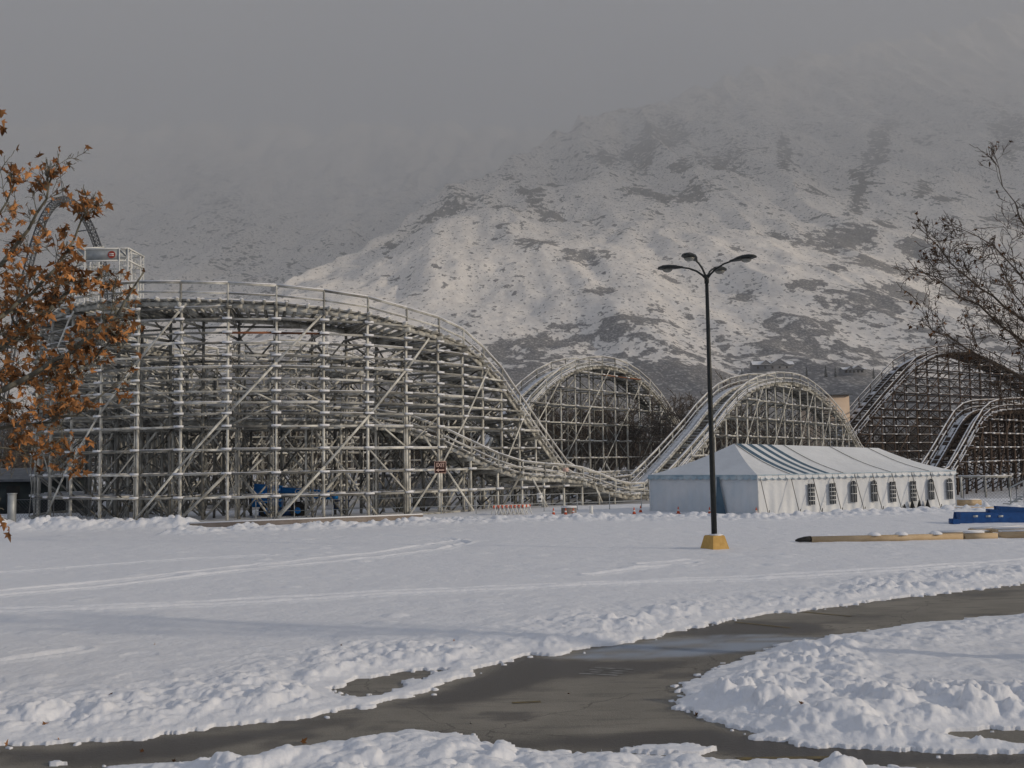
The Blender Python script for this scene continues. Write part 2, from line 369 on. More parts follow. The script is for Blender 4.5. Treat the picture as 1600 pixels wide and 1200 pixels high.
def NZ(nt, tc, scale, det=5, out='Object', vec=None):
    n = nt.nodes.new('ShaderNodeTexNoise'); n.inputs['Scale'].default_value = scale; n.inputs['Detail'].default_value = det
    mp = nt.nodes.new('ShaderNodeMapping'); nt.links.new(tc.outputs[out], mp.inputs[0]); nt.links.new(mp.outputs[0], n.inputs['Vector'])
    if vec: mp.inputs['Scale'].default_value = vec
    return n.outputs[0]
def RAMP(nt, src, p0, c0, p1, c1):
    r = nt.nodes.new('ShaderNodeValToRGB'); r.color_ramp.elements[0].position = p0; r.color_ramp.elements[1].position = p1
    r.color_ramp.elements[0].color = (*c0, 1); r.color_ramp.elements[1].color = (*c1, 1); nt.links.new(src, r.inputs[0]); return r.outputs[0]
def MIX(nt, f, a, b_, mode='MIX'):
    x = nt.nodes.new('ShaderNodeMixRGB'); x.blend_type = mode
    for s_, v in ((0, f), (1, a), (2, b_)):
        if isinstance(v, (int, float)): x.inputs[s_].default_value = v
        elif isinstance(v, tuple): x.inputs[s_].default_value = (*v, 1)
        else: nt.links.new(v, x.inputs[s_])
    return x.outputs[0]
def ATT(nt, n):
    a = nt.nodes.new('ShaderNodeAttribute'); a.attribute_name = n; return a.outputs['Fac']
def MATH(nt, op, a, b_=0):
    x = nt.nodes.new('ShaderNodeMath'); x.operation = op
    for s_, v in ((0, a), (1, b_)):
        if isinstance(v, (int, float)): x.inputs[s_].default_value = v
        else: nt.links.new(v, x.inputs[s_])
    return x.outputs[0]
c = RAMP(nt, NZ(nt, tc, .45, 6), .38, (.13, .118, .095), .60, (.26, .235, .19))
c = MIX(nt, RAMP(nt, NZ(nt, tc, 2.3, 6, vec=(.5, 2.2, 1)), .5, (0, 0, 0), .68, (.65, .65, .65)), c, (.085, .078, .066))
c = MIX(nt, RAMP(nt, NZ(nt, tc, 70, 3), .35, (0, 0, 0), .7, (.7, .7, .7)), c, (.27, .255, .225))
vo = nt.nodes.new('ShaderNodeTexVoronoi'); vo.feature = 'DISTANCE_TO_EDGE'; vo.inputs['Scale'].default_value = .22
va = nt.nodes.new('ShaderNodeVectorMath'); va.operation = 'ADD'; nn_ = nt.nodes.new('ShaderNodeTexNoise'); nn_.inputs['Scale'].default_value = 1.3; nn_.inputs['Detail'].default_value = 5
L_(tc.outputs['Object'], nn_.inputs['Vector']); L_(tc.outputs['Object'], va.inputs[0]); L_(nn_.outputs['Color'], va.inputs[1]); L_(va.outputs[0], vo.inputs['Vector'])
c = MIX(nt, RAMP(nt, vo.outputs['Distance'], .001, (.6, .6, .6), .004, (0, 0, 0)), c, (.03, .027, .022))
c = MIX(nt, ATT(nt, 'wet'), c, (.060, .053, .045))
c = MIX(nt, ATT(nt, 'frost'), c, (.30, .34, .40))
L_(c, b.inputs['Base Color'])
rg = RAMP(nt, ATT(nt, 'wet'), 0, (.8, .8, .8), 1, (.42, .42, .42)); L_(rg, b.inputs['Roughness'])
bp = nt.nodes.new('ShaderNodeBump'); bp.inputs['Distance'].default_value = .008; L_(NZ(nt, tc, 45, 3), bp.inputs['Height']); L_(bp.outputs[0], b.inputs['Normal'])
tag(link('road', rm, None, [m]), kind='structure')
mk = MB()
def strip(a, b_, w, z=.014):
    A = G(*a, z); B = G(*b_, z); A[2] = B[2] = z; d_ = (B-A)/np.linalg.norm(B-A); n_ = np.array([-d_[1], d_[0], 0])*w/2
    return [A-n_, B-n_, B+n_, A+n_]
for a, b_ in (((1150, 972), (1235, 981)), ((1255, 956), (1330, 963)), ((1150, 1185), (1330, 1183)), ((800, 1098), (845, 1096))): mk.poly(strip(a, b_, .1), 0)
for k in range(4): mk.poly(strip((905+k*8, 1052-k*3), (965+k*8, 1055-k*3), .07), 1)
tag(mk.build('road_markings', [M['mark'], M['markw']]), kind='structure')

# ================================================================== MOUNTAINS
def mountain(name, xs, ridge, Dtab, ybase, nrow, seed, amp, crest=None, patches=(), dens=None):
    xs = np.asarray(xs, float); rx, ry = zip(*ridge); yr = np.interp(xs, rx, ry)
    yr = yr + (fbm(xs/60., xs*0+seed, 4, seed)-.5)*22
    yr = np.minimum(yr, ybase-4)
    t = np.linspace(0, 1, nrow)
    Yp = ybase+(yr[None, :]-ybase)*t[:, None]; Xp = np.repeat(xs[None, :], nrow, 0)
    ty, tD = zip(*Dtab); o = np.argsort(ty); Dm = np.interp(Yp, np.array(ty)[o], np.array(tD)[o])
    if crest is not None:
        cx, cy, add = crest; yc = np.interp(Xp, cx, cy); Dm = Dm+add*sstep(yc+6, yc-6, Yp)
    w = P(Xp, Yp, Dm)
    X, Y, Z = w[..., 0], w[..., 1], w[..., 2]
    q = fbm(X/700, Y/1400, 5, seed+1); rav = 1-np.abs(2*fbm(X/330+.6*q, Y/1500, 4, seed+2)-1)
    dz = amp*((rav-.75)*1.0+(q-.5)*.8)+amp*.25*(fbm(X/90, Y/140, 4, seed+3)-.5)
    Z = Z+dz*sstep(0, .12, t)[:, None]*(Y/3000.)**.6
    # far side falls away behind the ridge
    k = np.array([.03, .10, .22])[:, None]
    Xb = X[-1:]*(1+k); Yb = Y[-1:]*(1+k); Zb = Z[-1:]*(1-k*3.2)
    Z0 = np.full_like(Z[:1], -30); X = np.concatenate([X[:1]*.9, X, Xb]); Y = np.concatenate([Y[:1]*.9, Y, Yb]); Z = np.concatenate([Z0, Z, Zb])
    me = grid_mesh(name, X, Y, Z)
    v = dens(Xp, Yp)
    for (px, py, ax, ay) in patches:
        v = np.maximum(v, .54*np.clip(1.75-np.sqrt(((Xp-px)/ax)**2+((Yp-py)/ay)**2), 0, 1.1))
    v = np.concatenate([v[:1], v, np.repeat(v[-1:], 3, 0)]); fattr(me, 'veg', v)
    return me
m = bpy.data.materials.new('mountain_snow_and_brush'); m.use_nodes = True; nt = m.node_tree; b = nt.nodes['Principled BSDF']; tc = nt.nodes.new('ShaderNodeTexCoord')
n1 = NZ(nt, tc, .011, 9, vec=(1, .3, 1.0)); n2 = NZ(nt, tc, .05, 8, vec=(1, .3, 1.0)); n3 = NZ(nt, tc, .15, 3, vec=(1, .35, 1)); n4 = NZ(nt, tc, .35, 5, vec=(1, .25, 1))
v = ATT(nt, 'veg')
a = MATH(nt, 'ADD', MATH(nt, 'MULTIPLY', n1, 1.3), MATH(nt, 'MULTIPLY', n2, 2.3)); a = MATH(nt, 'ADD', a, v)
f = RAMP(nt, a, .0, (0, 0, 0), 1, (1, 1, 1)); mr = nt.nodes.new('ShaderNodeMapRange'); nt.links.new(a, mr.inputs[0])
mr.inputs[1].default_value = 2.17; mr.inputs[2].default_value = 2.27
sh = MATH(nt, 'ADD', n3, MATH(nt, 'MULTIPLY', v, .16)); mr2 = nt.nodes.new('ShaderNodeMapRange'); nt.links.new(sh, mr2.inputs[0]); mr2.inputs[1].default_value = .62; mr2.inputs[2].default_value = .65
mx = MATH(nt, 'MAXIMUM', MATH(nt, 'MULTIPLY', mr.outputs[0], .85), MATH(nt, 'MULTIPLY', mr2.outputs[0], .8))
snowc = RAMP(nt, n2, .3, (.74, .70, .655), .7, (.90, .86, .81)); vegc = RAMP(nt, n3, .3, (.055, .058, .068), .7, (.13, .13, .135))
mx = MATH(nt, 'MULTIPLY', mx, RAMP(nt, n4, .52, (1, 1, 1), .70, (.5, .5, .5)))
c = MIX(nt, mx, snowc, vegc); nt.links.new(c, b.inputs['Base Color']); b.inputs['Roughness'].default_value = .95; b.inputs['Specular IOR Level'].default_value = 0
bp = nt.nodes.new('ShaderNodeBump'); bp.inputs['Distance'].default_value = 3.5; nt.links.new(n2, bp.inputs['Height']); nt.links.new(bp.outputs[0], b.inputs['Normal'])
M['mtn'] = m
def cp(l): return [(600+X/1.6, 90+Y/1.6, a/1.6, b_/1.6) for X, Y, a, b_ in l]
patches = cp([(740, 350, 75, 26), (870, 292, 55, 16), (640, 330, 35, 13), (450, 310, 50, 18), (375, 487, 45, 14), (495, 520, 50, 16), (970, 466, 30, 11), (1130, 470, 90, 20), (1240, 532, 90, 22),
              (1262, 165, 30, 28), (1240, 205, 26, 28), (1222, 245, 28, 28), (1200, 285, 28, 26), (1190, 325, 22, 22), (1175, 352, 14, 18), (1090, 348, 40, 13), (880, 515, 20, 10), (900, 598, 35, 12), (985, 665, 35, 9), (1050, 600, 40, 10), (1080, 690, 80, 18), (1190, 640, 90, 26),
              (1290, 600, 80, 16), (1000, 725, 90, 18), (620, 690, 90, 22), (450, 660, 60, 12), (400, 700, 110, 20), (680, 650, 25, 14), (300, 720, 60, 26), (1350, 320, 22, 16), (1410, 345, 35, 13), (1550, 380, 50, 22),
              (1250, 400, 35, 13), (1190, 400, 35, 10), (640, 240, 45, 32), (700, 200, 60, 26), (560, 260, 40, 18), (210, 372, 60, 8), (150, 395, 60, 10), (100, 420, 50, 10), (50, 442, 50, 9), (300, 395, 30, 9), (360, 362, 30, 14),
              (1330, 480, 40, 14), (1560, 200, 40, 40), (1000, 250, 18, 50), (760, 290, 30, 12), (1440, 560, 60, 22), (1540, 640, 60, 20), (840, 250, 60, 22), (420, 380, 30, 12), (1120, 560, 40, 9), (700, 560, 30, 8), (540, 600, 40, 10)])
def densF(Xp, Yp):
    v = .13+.14*sstep(300, 140, Yp)-.10*sstep(370, 400, Yp)*sstep(540, 500, Yp)+.12*sstep(470, 520, Yp)+.12*sstep(525, 565, Yp)+.75*sstep(572, 606, Yp)
    v = v-.06*sstep(1000, 1500, Xp)*sstep(560, 400, Yp)+.05*sstep(900, 700, Xp)*sstep(380, 330, Yp)
    v = v +.10*sstep(1000, 760, Xp)*sstep(500, 550, Yp)
    return v
def densB(Xp, Yp): return .03+.14*fbm(Xp/70, Yp/50, 3, 8)+.16*np.exp(-((Xp-330-(Yp-300)*.5)/45)**2)
xsF = np.concatenate([np.linspace(200, 420, 40), np.arange(424, 1640, 3.0), np.linspace(1650, 3400, 90)])
ridgeF = [(0, 724), (200, 600), (330, 500), (400, 462), (440, 442), (500, 402), (560, 377), (600, 352), (640, 325), (680, 308), (720, 288), (756, 268), (800, 248), (850, 221), (910, 200), (975, 175), (1080, 145), (1180, 112), (1300, 82), (1450, 52), (1600, 25), (2200, -10), (3400, 300)]
DtF = [(728, 430), (700, 560), (660, 760), (620, 950), (560, 1300), (480, 1700), (400, 2300), (300, 3400), (200, 5000), (140, 6300), (80, 7600), (20, 8600), (-60, 9500)]
mf = mountain('mountain', xsF, ridgeF, DtF, 728, 330, 11, 125, crest=([0, 440, 540, 600, 740, 900, 1100], [500, 447, 402, 384, 352, 300, 200], 260), patches=patches, dens=densF)
tag(link('mountain', mf, None, [M['mtn']]), kind='structure')
xsB = np.concatenate([np.linspace(-1600, -60, 80), np.arange(-50, 900, 4.0), np.linspace(910, 1500, 40)])
ridgeB = [(-1600, 420), (-800, 300), (-300, 230), (0, 200), (300, 190), (600, 200), (900, 200), (1500, 250)]
DtB = [(640, 2300), (560, 2700), (500, 3100), (440, 3700), (380, 4500), (320, 5600), (260, 7400), (200, 9300)]
def wv(x): return x
mb_ = mountain('far_mountain', xsB, ridgeB, DtB, 640, 220, 31, 110, dens=densB)
tag(link('far_mountain', mb_, None, [M['mtn']]), kind='structure')

# ================================================================== COASTER
coaster = empty('wooden_roller_coaster', (-17.5, 75.3, 0))
tag(coaster, 'long wooden roller coaster with weathered timber trestles and snowy humped track', 'roller coaster')
CO = np.array([-17.5, 75.3, 0])
BENTS, LEDG, DIAG = [], [], []           # (size, builder, mats)
def v3(p, z): return np.array([p[0]-CO[0], p[1]-CO[1], z])
def run(pts, z, lat, width, levels, mats, node=True, rails=(1.0, 2.2), handh=1.07, bank=0., inner=(), diag_step=3, diag_rise=4, railside=(0, 1), tie=.62, longdiag=True, rust=(), flip=False, segname='track'):
    """pts: (n,2) outer/front edge, one per bent; z deck height; lat (n,2) unit vector to the far side"""
    n = len(pts); pts = np.asarray(pts); lat = np.asarray(lat); z = np.asarray(z, float)
    cam_d = pts[:, 1]
    for i in range(n):
        mb = MB(); p = pts[i]; l = lat[i]; zt = z[i]-.32
        offs = [0.08, width-.08]+list(inner)
        sgn = np.array([-l[1], l[0]])
        for o_ in offs:
            zz = zt-bank*o_/width if o_ <= width else max(zt-2.2*(o_-width), 1.0)
            if zz > .3:
                mb.beam(v3(p+l*o_, -.1), v3(p+l*o_, zz), .13, .14, 0, shade=random.uniform(1.0, 1.35) if o_ < .1 else random.uniform(.25, .7), up=(l[0], l[1], 0))  # inner posts dark, front ones light: interior shade put into the timber tone
                if o_ <= .1 and i % 3 == 0: mb.beam(v3(p+l*(o_+.0)+sgn*.17, -.1), v3(p+l*o_+sgn*.17, zz*.62), .06, .12, 0, up=(l[0], l[1], 0))
        a0 = p+l*(-.15); a1 = p+l*(width+.15)
        for k, zl in enumerate(levels):
            if zl < zt-.1:
                w = max([o_ for o_ in offs if (o_ <= width or zt-2.2*(o_-width) > zl)])+.15
                mb.beam(v3(a0+sgn*.13, zl), v3(p+l*w+sgn*.13, zl), .05, .13, 0)
                mb.cap(v3(a0+sgn*.13, zl), v3(p+l*w+sgn*.13, zl), .05, .13, .03)
                if node: mb.beam(v3(p-l*.2-sgn*.28, zl+.05), v3(p-l*.2+sgn*.28, zl+.05), .11, .12, 1)
        lv = [0.05]+[q for q in levels if q < zt-.3]+[zt]
        sk = 2 if len(lv) > 8 else 1
        for k in range(0, len(lv)-1, sk):
            z0_, z1_ = lv[k], lv[min(k+sk, len(lv)-1)]
            if (k//sk) % 2: mb.beam(v3(p+l*.1-sgn*.13, z0_), v3(p+l*(width-.1)-sgn*.13, z1_), .04, .10, 0, shade=random.uniform(.2, .75))  # bent braces darkened too, interior shade carried in their tone
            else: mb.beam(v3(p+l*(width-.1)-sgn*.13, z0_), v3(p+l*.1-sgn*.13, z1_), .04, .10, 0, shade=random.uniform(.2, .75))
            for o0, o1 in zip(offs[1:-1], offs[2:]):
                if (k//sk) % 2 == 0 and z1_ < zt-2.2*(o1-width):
                    mb.beam(v3(p+l*o0, z0_), v3(p+l*o1, z1_), .04, .10, 0, shade=random.uniform(.2, .75))  # same painted-in shade on the braces toward the inner posts
        if inner and zt > 5:      # raking braces that prop the bent from inside the curve
            for o_, zz in ((inner[-1]+2.2, zt*.7),):
                mb.beam(v3(p+l*o_, 0), v3(p+l*(width*.8), zz), .07, .13, 0)
        # cap beam under the deck
        mb.beam(v3(p-l*.35, z[i]-.26), v3(p+l*(width+.35), z[i]-.26-bank), .16, .26, 0)
        BENTS.append((zt/cam_d[i]*(1 if i % 1 == 0 else 1), mb, mats))
    def face(off, out, front):
        for k, zl in enumerate(levels):
            if not front and len(levels) > 10 and k > 3 and k % 3: continue
            mb = MB(); cnt = 0; dist = 1e9
            for i in range(n-1):
                if zl < min(z[i], z[i+1])-.45 or (zl < max(z[i], z[i+1])-.45 and zl < min(z[i], z[i+1])+.4):
                    a = pts[i]+lat[i]*off; c_ = pts[i+1]+lat[i+1]*off; e = (c_-a)/np.linalg.norm(c_-a)
                    j = random.uniform(-.03, .03); a = a-e*.25; c_ = c_+e*.25
                    q_ = lat[i]*(out*(.03 if i % 2 else .0))
                    s_ = random.choice([.3, .45, .6, .8, 1.1])
                    mat_i = 2 if (front and (k, i) in rust) else 0
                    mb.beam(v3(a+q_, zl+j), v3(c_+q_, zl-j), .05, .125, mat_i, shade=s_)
                    if random.random() < .35: mb.cap(v3(a+q_, zl+j), v3(c_+q_, zl-j), .05, .125, .03)
                    cnt += 1; dist = min(dist, cam_d[i])
            if cnt: LEDG.append((cnt*2.7/dist*(1 if front else .5), mb, mats))
    face(-.12, -1, True); face(width+.12, 1, False)
    # X braces low + long raking diagonals up the face
    for off, st, ph in ((-.22, diag_step, 0), (width+.2, 2, 1)):
        for i in range(ph, n-1, st):
            mb = MB(); zz0 = .2; j = i; segs = 0
            rise = 3.05 if st == diag_step else 2.2
            while j < n-1:
                zz1 = zz0+rise; fr = 1.; J0, J1 = (n-1-j, n-2-j) if flip else (j, j+1)
                if zz0 >= z[J0]-.5: break
                if zz1 > z[J1]-.35: fr = max(.15, min(1, (z[J1]-.35-zz0)/rise)); fr = max(fr, .15)
                a = pts[J0]+lat[J0]*off; c_ = pts[J1]+lat[J1]*off; e_ = a+(c_-a)*fr
                mb.beam(v3(a, zz0), v3(e_, zz0+rise*fr), .05, .13, 0, shade=1.1); segs += 1
                zz0 = zz1; j += 1
                if fr < 1: break
            if segs: DIAG.append((segs*3/cam_d[i]*(1 if off < 0 else .5), mb, mats))
        for i in range(ph+1, n-1, st):
            zz = min(z[i], z[i+1])-.4
            mb = MB(); a = pts[i]+lat[i]*(off-.02); c_ = pts[i+1]+lat[i+1]*(off-.02)
            if off < 0:
                if i % (2*st) < st and zz > 2: mb.beam(v3(c_, .2), v3(a, 2.9), .05, .16, 0)
                else: continue
            else:
                h0 = .2
                while h0+2.6 < zz:
                    mb.beam(v3(c_, h0), v3(a, h0+2.6), .04, .10, 0, shade=random.uniform(.2, .75)); mb.beam(v3(a, h0), v3(c_, h0+2.6), .04, .10, 0, shade=random.uniform(.2, .75)); h0 += 2.8  # back-face braces darkened, trestle shade painted into their tone
            if mb.b: DIAG.append((3/cam_d[i]*.6, mb, mats))
    if len(levels) > 10:
        for i in range(n-1):
            for k in range(len(levels)-2):
                if random.random() < .13 and levels[k+2] < min(z[i], z[i+1])-.5 and cam_d[i] < 80:
                    mb = MB(); a = pts[i]+lat[i]*.02; c_ = pts[i+1]+lat[i+1]*.02; z0_, z1_ = levels[k], levels[k+2]
                    if random.random() < .5: a, c_ = c_, a
                    mb.beam(v3(a, z0_), v3(c_, z1_), .04, .10, 0); DIAG.append((3/cam_d[i]*.5, mb, mats))
    # ---- track: running beams, ties; sub-parts: walkway, handrail
    s_ = np.concatenate([[0], np.cumsum(np.linalg.norm(np.diff(pts, axis=0), axis=1))]); tot = s_[-1]
    N = int(tot/tie); ss = np.linspace(0, tot, N)
    def smooth1(y):  # smooth interpolation
        return np.interp(ss, s_, y)
    def cr(y):
        out = np.empty(N)
        for q in range(N):
            k = min(max(np.searchsorted(s_, ss[q])-1, 0), n-2); t = (ss[q]-s_[k])/(s_[k+1]-s_[k])
            p0, p1, p2, p3 = y[max(k-1, 0)], y[k], y[k+1], y[min(k+2, n-1)]
            out[q] = .5*((2*p1)+(-p0+p2)*t+(2*p0-5*p1+4*p2-p3)*t*t+(-p0+3*p1-3*p2+p3)*t**3)
        return out
    pc = np.stack([cr(pts[:, 0]), cr(pts[:, 1])], 1); zc = cr(z); lc = np.stack([smooth1(lat[:, 0]), smooth1(lat[:, 1])], 1); lc /= np.linalg.norm(lc, axis=1, keepdims=True)
    tk = MB(); wk = MB(); wk2 = MB(); hrs = []
    def at(i, o_, dz=0): return v3(pc[i]+lc[i]*o_, zc[i]-bank*o_/width+dz)
    for i in range(N):
        ext = .38 if i % 2 else .2
        tk.beam(at(i, -ext), at(i, width+ext), .16, .13, 0)
        tk.cap(at(i, .0), at(i, rails[0]-.2), .16, .13, .05); tk.cap(at(i, rails[1]+.2), at(i, width), .16, .13, .05)
        if random.random() < .4: tk.cap(at(i, rails[0]+.2), at(i, rails[1]-.2), .16, .13, .03)
        if i % 2: tk.cap(at(i, -ext), at(i, -.05), .16, .13, .05)
    for i in range(N-1):
        for o_ in rails:
            tk.beam(at(i, o_, .17), at(i+1, o_, .17), .22, .22, 0, shade=.9)
            tk.cap(at(i, o_+.1, .17), at(i+1, o_+.1, .17), .1, .22, .03)
        for o_ in (.1, width-.1):
            tk.beam(at(i, o_, -.2), at(i+1, o_, -.2), .1, .28, 0, shade=.9)
        for a_, b__ in ((.05, rails[0]-.35), (rails[1]+.35, width-.05)):
            m_ = (a_+b__)/2
            wq = wk if a_ < .5 else wk2
            wq.beam(at(i, m_, .09), at(i+1, m_, .09), b__-a_, .04, 0)
            if mats[0] is M['wood'] or random.random() < .5: wq.beam(at(i, m_, .135), at(i+1, m_, .135), (b__-a_)*random.uniform(.75, 1), .05, 1)
    for sd_ in railside:
        o_ = -.05 if sd_ == 0 else width+.05
        prev = None; hr = MB(); hrs.append(hr)
        for i in range(n):
            b0 = v3(pts[i]+lat[i]*o_, z[i]-bank*(o_ > 1)-.1); t0 = b0+np.array([0, 0, handh+.1])
            hr.beam(b0, t0, .1, .1, 0, up=(lat[i][0], lat[i][1], 0))
            if prev is not None:
                for fr, hh in ((1., .12), (.5, .09), (.12, .1)):
                    a = prev[0]+(prev[1]-prev[0])*fr; c_ = b0+(t0-b0)*fr
                    hr.beam(a, c_, .06, hh, 0); hr.cap(a, c_, .07, hh, .06 if fr == 1 else .035)
            prev = (b0, t0)
    to = tk.build(segname, mats, coaster); wk.build('walkway', mats, to); wk2.build('walkway', mats, to)
    for hr in hrs: hr.build('handrail', mats, to)
WM = [M['wood'], M['snowcap'], M['rust']]; BM = [M['brown'], M['snowcap'], M['rust']]
# -- big turnaround on the left
Cc = np.array([-17.5, 75.3]); RR = 16.0
def ring(phi, r): return Cc+r*np.array([math.sin(phi), -math.cos(phi)])
sp = 2.77; pts = []; lat = []
dphi = sp/RR
phis = [R_(63)-k*dphi for k in range(0, 27)]
straight = [ring(R_(63), RR)+k*sp*np.array([math.cos(R_(63)), math.sin(R_(63))]) for k in range(13, 0, -1)]
ln = np.array([-math.sin(R_(63)), math.cos(R_(63))])
for p in straight: pts.append(p); lat.append(ln)
for ph in phis: pts.append(ring(ph, RR)); lat.append(-np.array([math.sin(ph), -math.cos(ph)]))
pts = np.array(pts); lat = np.array(lat)
deckA = np.array([(60, 496), (75, 492), (110, 480), (150, 473), (225, 469), (300, 470), (377, 472), (450, 476), (518, 484), (573, 492), (610, 502), (655, 514), (690, 524), (722, 539), (758, 570), (790, 606), (815, 645), (840, 680), (870, 722), (890, 748), (930, 765), (1000, 778), (1100, 780)], float)
zA = np.zeros(len(pts)); zlast = None
for i, p in enumerate(pts):
    front = i < 13 or phis[i-13] > R_(-80)
    if front:
        z_ = 8.
        for _ in range(8):
            x_, y_ = PX([p[0], p[1], z_]); yt = np.interp(x_, deckA[:, 0], deckA[:, 1]); z_ += (y_-yt)*p[1]/F
        zA[i] = max(z_, 1.2)
    else: zA[i] = zA[i-1]*.985
LV = [1.54, 2.9, 4.3, 5.63, 6.37, 7.02, 7.67, 8.38, 9.1, 9.76, 10.5, 11.1, 11.9, 12.6]
run(pts, zA, lat, 3.3, LV, WM, rails=(1.05, 2.25), bank=.5, inner=(5.0,), diag_step=3, flip=True, rust={(11, 17), (11, 18)})
# -- lower return track inside it, leaving to the right
lp = []; 
for k in range(15): lp.append(ring(R_(12)-k*sp/11.5, 11.8))
outp = [P(x, 740, D_)[:2] for x, D_ in ((520, 63.4), (590, 64.2), (655, 65.2), (720, 66.6), (785, 68.6), (850, 71.5), (905, 74.5), (955, 78), (1005, 82))]
ctrl = [np.array(p) for p in outp[::-1]]+[np.array(p) for p in lp]
# resample evenly
cs = np.array(ctrl); sl = np.concatenate([[0], np.cumsum(np.linalg.norm(np.diff(cs, axis=0), axis=1))])
nn = int(sl[-1]/2.1); q = np.linspace(0, sl[-1], nn); lpts = np.stack([np.interp(q, sl, cs[:, 0]), np.interp(q, sl, cs[:, 1])], 1)
for _ in range(3): lpts[1:-1] = (lpts[:-2]+2*lpts[1:-1]+lpts[2:])/4
tg = np.gradient(lpts, axis=0); tg /= np.linalg.norm(tg, axis=1, keepdims=True); llat = np.stack([tg[:, 1], -tg[:, 0]], 1)
llat *= np.sign((llat*(lpts-np.array([0, 0]))).sum(1)[:1])
deckL = np.array([(60, 655), (300, 656), (480, 657), (560, 660), (620, 666), (660, 675), (715, 700), (760, 722), (800, 738), (830, 744), (870, 745), (905, 748), (930, 756), (960, 768), (1000, 780), (1100, 785)], float)
zL = []
for i, p in enumerate(lpts):
    if i < nn*.72 and p[1] < 78 or i < 25:
        z_ = 5.
        for _ in range(8):
            x_, y_ = PX([p[0], p[1], z_]); yt = np.interp(x_, deckL[:, 0], deckL[:, 1]); z_ += (y_-yt)*p[1]/F
        zL.append(max(z_, .6))
    else: zL.append(zL[-1])
run(lpts, zL, llat, 2.9, LV[:4], WM, rails=(.85, 2.05), handh=.85, bank=.2, diag_step=3)
# -- hills to the right
def hill(deck, p0, u, mats, lvl, x0, x1, spc=3.0, w=3.0, hh=1.07, node=True, rust=(), step=3, bank=0):
    u = np.array(u)/np.linalg.norm(u); p0 = np.array(p0); dk = np.array(deck, float)
    A = on_plane(np.array([x0]), np.array([650.]), p0, u)[0][:2]; B = on_plane(np.array([x1]), np.array([650.]), p0, u)[0][:2]
    n = int(np.linalg.norm(B-A)/spc)+1; pts = np.array([A+(B-A)*t for t in np.linspace(0, 1, n)])
    zz = []
    for p in pts:
        z_ = 8.
        for _ in range(8):
            x_, y_ = PX([p[0], p[1], z_]); yt = np.interp(x_, dk[:, 0], dk[:, 1]); z_ += (y_-yt)*p[1]/F
        zz.append(max(z_, .8))
    lat = np.array([[-u[1], u[0]]]*n)
    if lat[0][1] < 0: lat = -lat
    run(pts, zz, lat, w, lvl, mats, node=node, rails=(.8*w/3, 2.0*w/3), handh=hh, diag_step=step, rust=rust)
lv19 = [1.7+1.9*k for k in range(9)]
def line_through(xa, Da, xb, Db):
    a = P(xa, 700, Da)[:2]; b_ = P(xb, 700, Db)[:2]; return a, (b_-a)
p0, u = line_through(815, 103, 1062, 135)
hill([(770, 735), (790, 700), (810, 662), (824, 640), (848, 614), (874, 592), (900, 578), (924, 572), (952, 572), (976, 579), (1000, 594), (1022, 614), (1042, 640), (1060, 668), (1085, 712), (1110, 745)], p0, u, WM, lv19, 775, 1108, rust={(6, 7), (6, 8), (6, 9)})
p0, u = line_through(1010, 84, 1335, 140)
hill([(1008, 784), (1030, 770), (1050, 750), (1080, 716), (1115, 674), (1137, 644), (1162, 617), (1186, 604), (1209, 598), (1233, 597), (1256, 602), (1274, 614), (1293, 629), (1316, 655), (1333, 685), (1350, 715), (1380, 740)], p0, u, WM, lv19, 1010, 1375)
p0, u = line_through(1335, 146, 1600, 172)
hill([(1290, 740), (1315, 712), (1340, 678), (1376, 634), (1404, 602), (1430, 574), (1460, 556), (1488, 551), (1517, 551), (1549, 563), (1600, 590), (1650, 630), (1700, 690), (1740, 730)], p0, u, BM, [1.4+1.25*k for k in range(14)], 1318, 1730, spc=2.9, w=3.8, hh=1.35, node=True)
p0, u = line_through(1480, 84, 1600, 98)
hill([(1440, 790), (1470, 770), (1490, 740), (1508, 708), (1521, 684), (1530, 665), (1545, 649), (1564, 642), (1600, 640), (1660, 652), (1720, 690), (1780, 740)], p0, u, BM, [1.4+1.25*k for k in range(7)], 1462, 1740, spc=2.1, w=2.3, node=True)
# extra return structure seen behind the turnaround
p0, u = line_through(140, 96, 760, 120)
hill([(100, 640), (200, 590), (330, 560), (450, 545), (560, 560), (650, 600), (720, 650), (780, 700)], p0, u, WM, lv19, 140, 770, spc=2.9, node=False)
def emit(lst, name, cap=100):
    lst.sort(key=lambda t: -t[0])
    for s_, mb, mats in lst[:cap-1]: mb.build(name, mats, coaster)
    rest = lst[cap-1:]
    if rest:
        al = MB(); k = {}
        for s_, mb, mats in rest:
            br = mats is BM
            for t in mb.b:
                t = list(t); t[10] = t[10]+(3 if br else 0); al.b.append(tuple(t))
        tag(al.build(name, WM+BM, coaster), kind='stuff')
emit(BENTS, 'trestle_bent'); emit(LEDG, 'ledger_board'); emit(DIAG, 'diagonal_brace')
# footing sills
ft = MB()
for i in range(13, 36): 
    a, c_ = pts[i], pts[i+1] if i+1 < len(pts) else pts[i]
    if i < 35: ft.beam(v3(a-lat[i]*.1, .12), v3(c_-lat[i+1]*.1, .12), .3, .22, 0, shade=.7)
ft.build('sill_beam', WM, coaster)

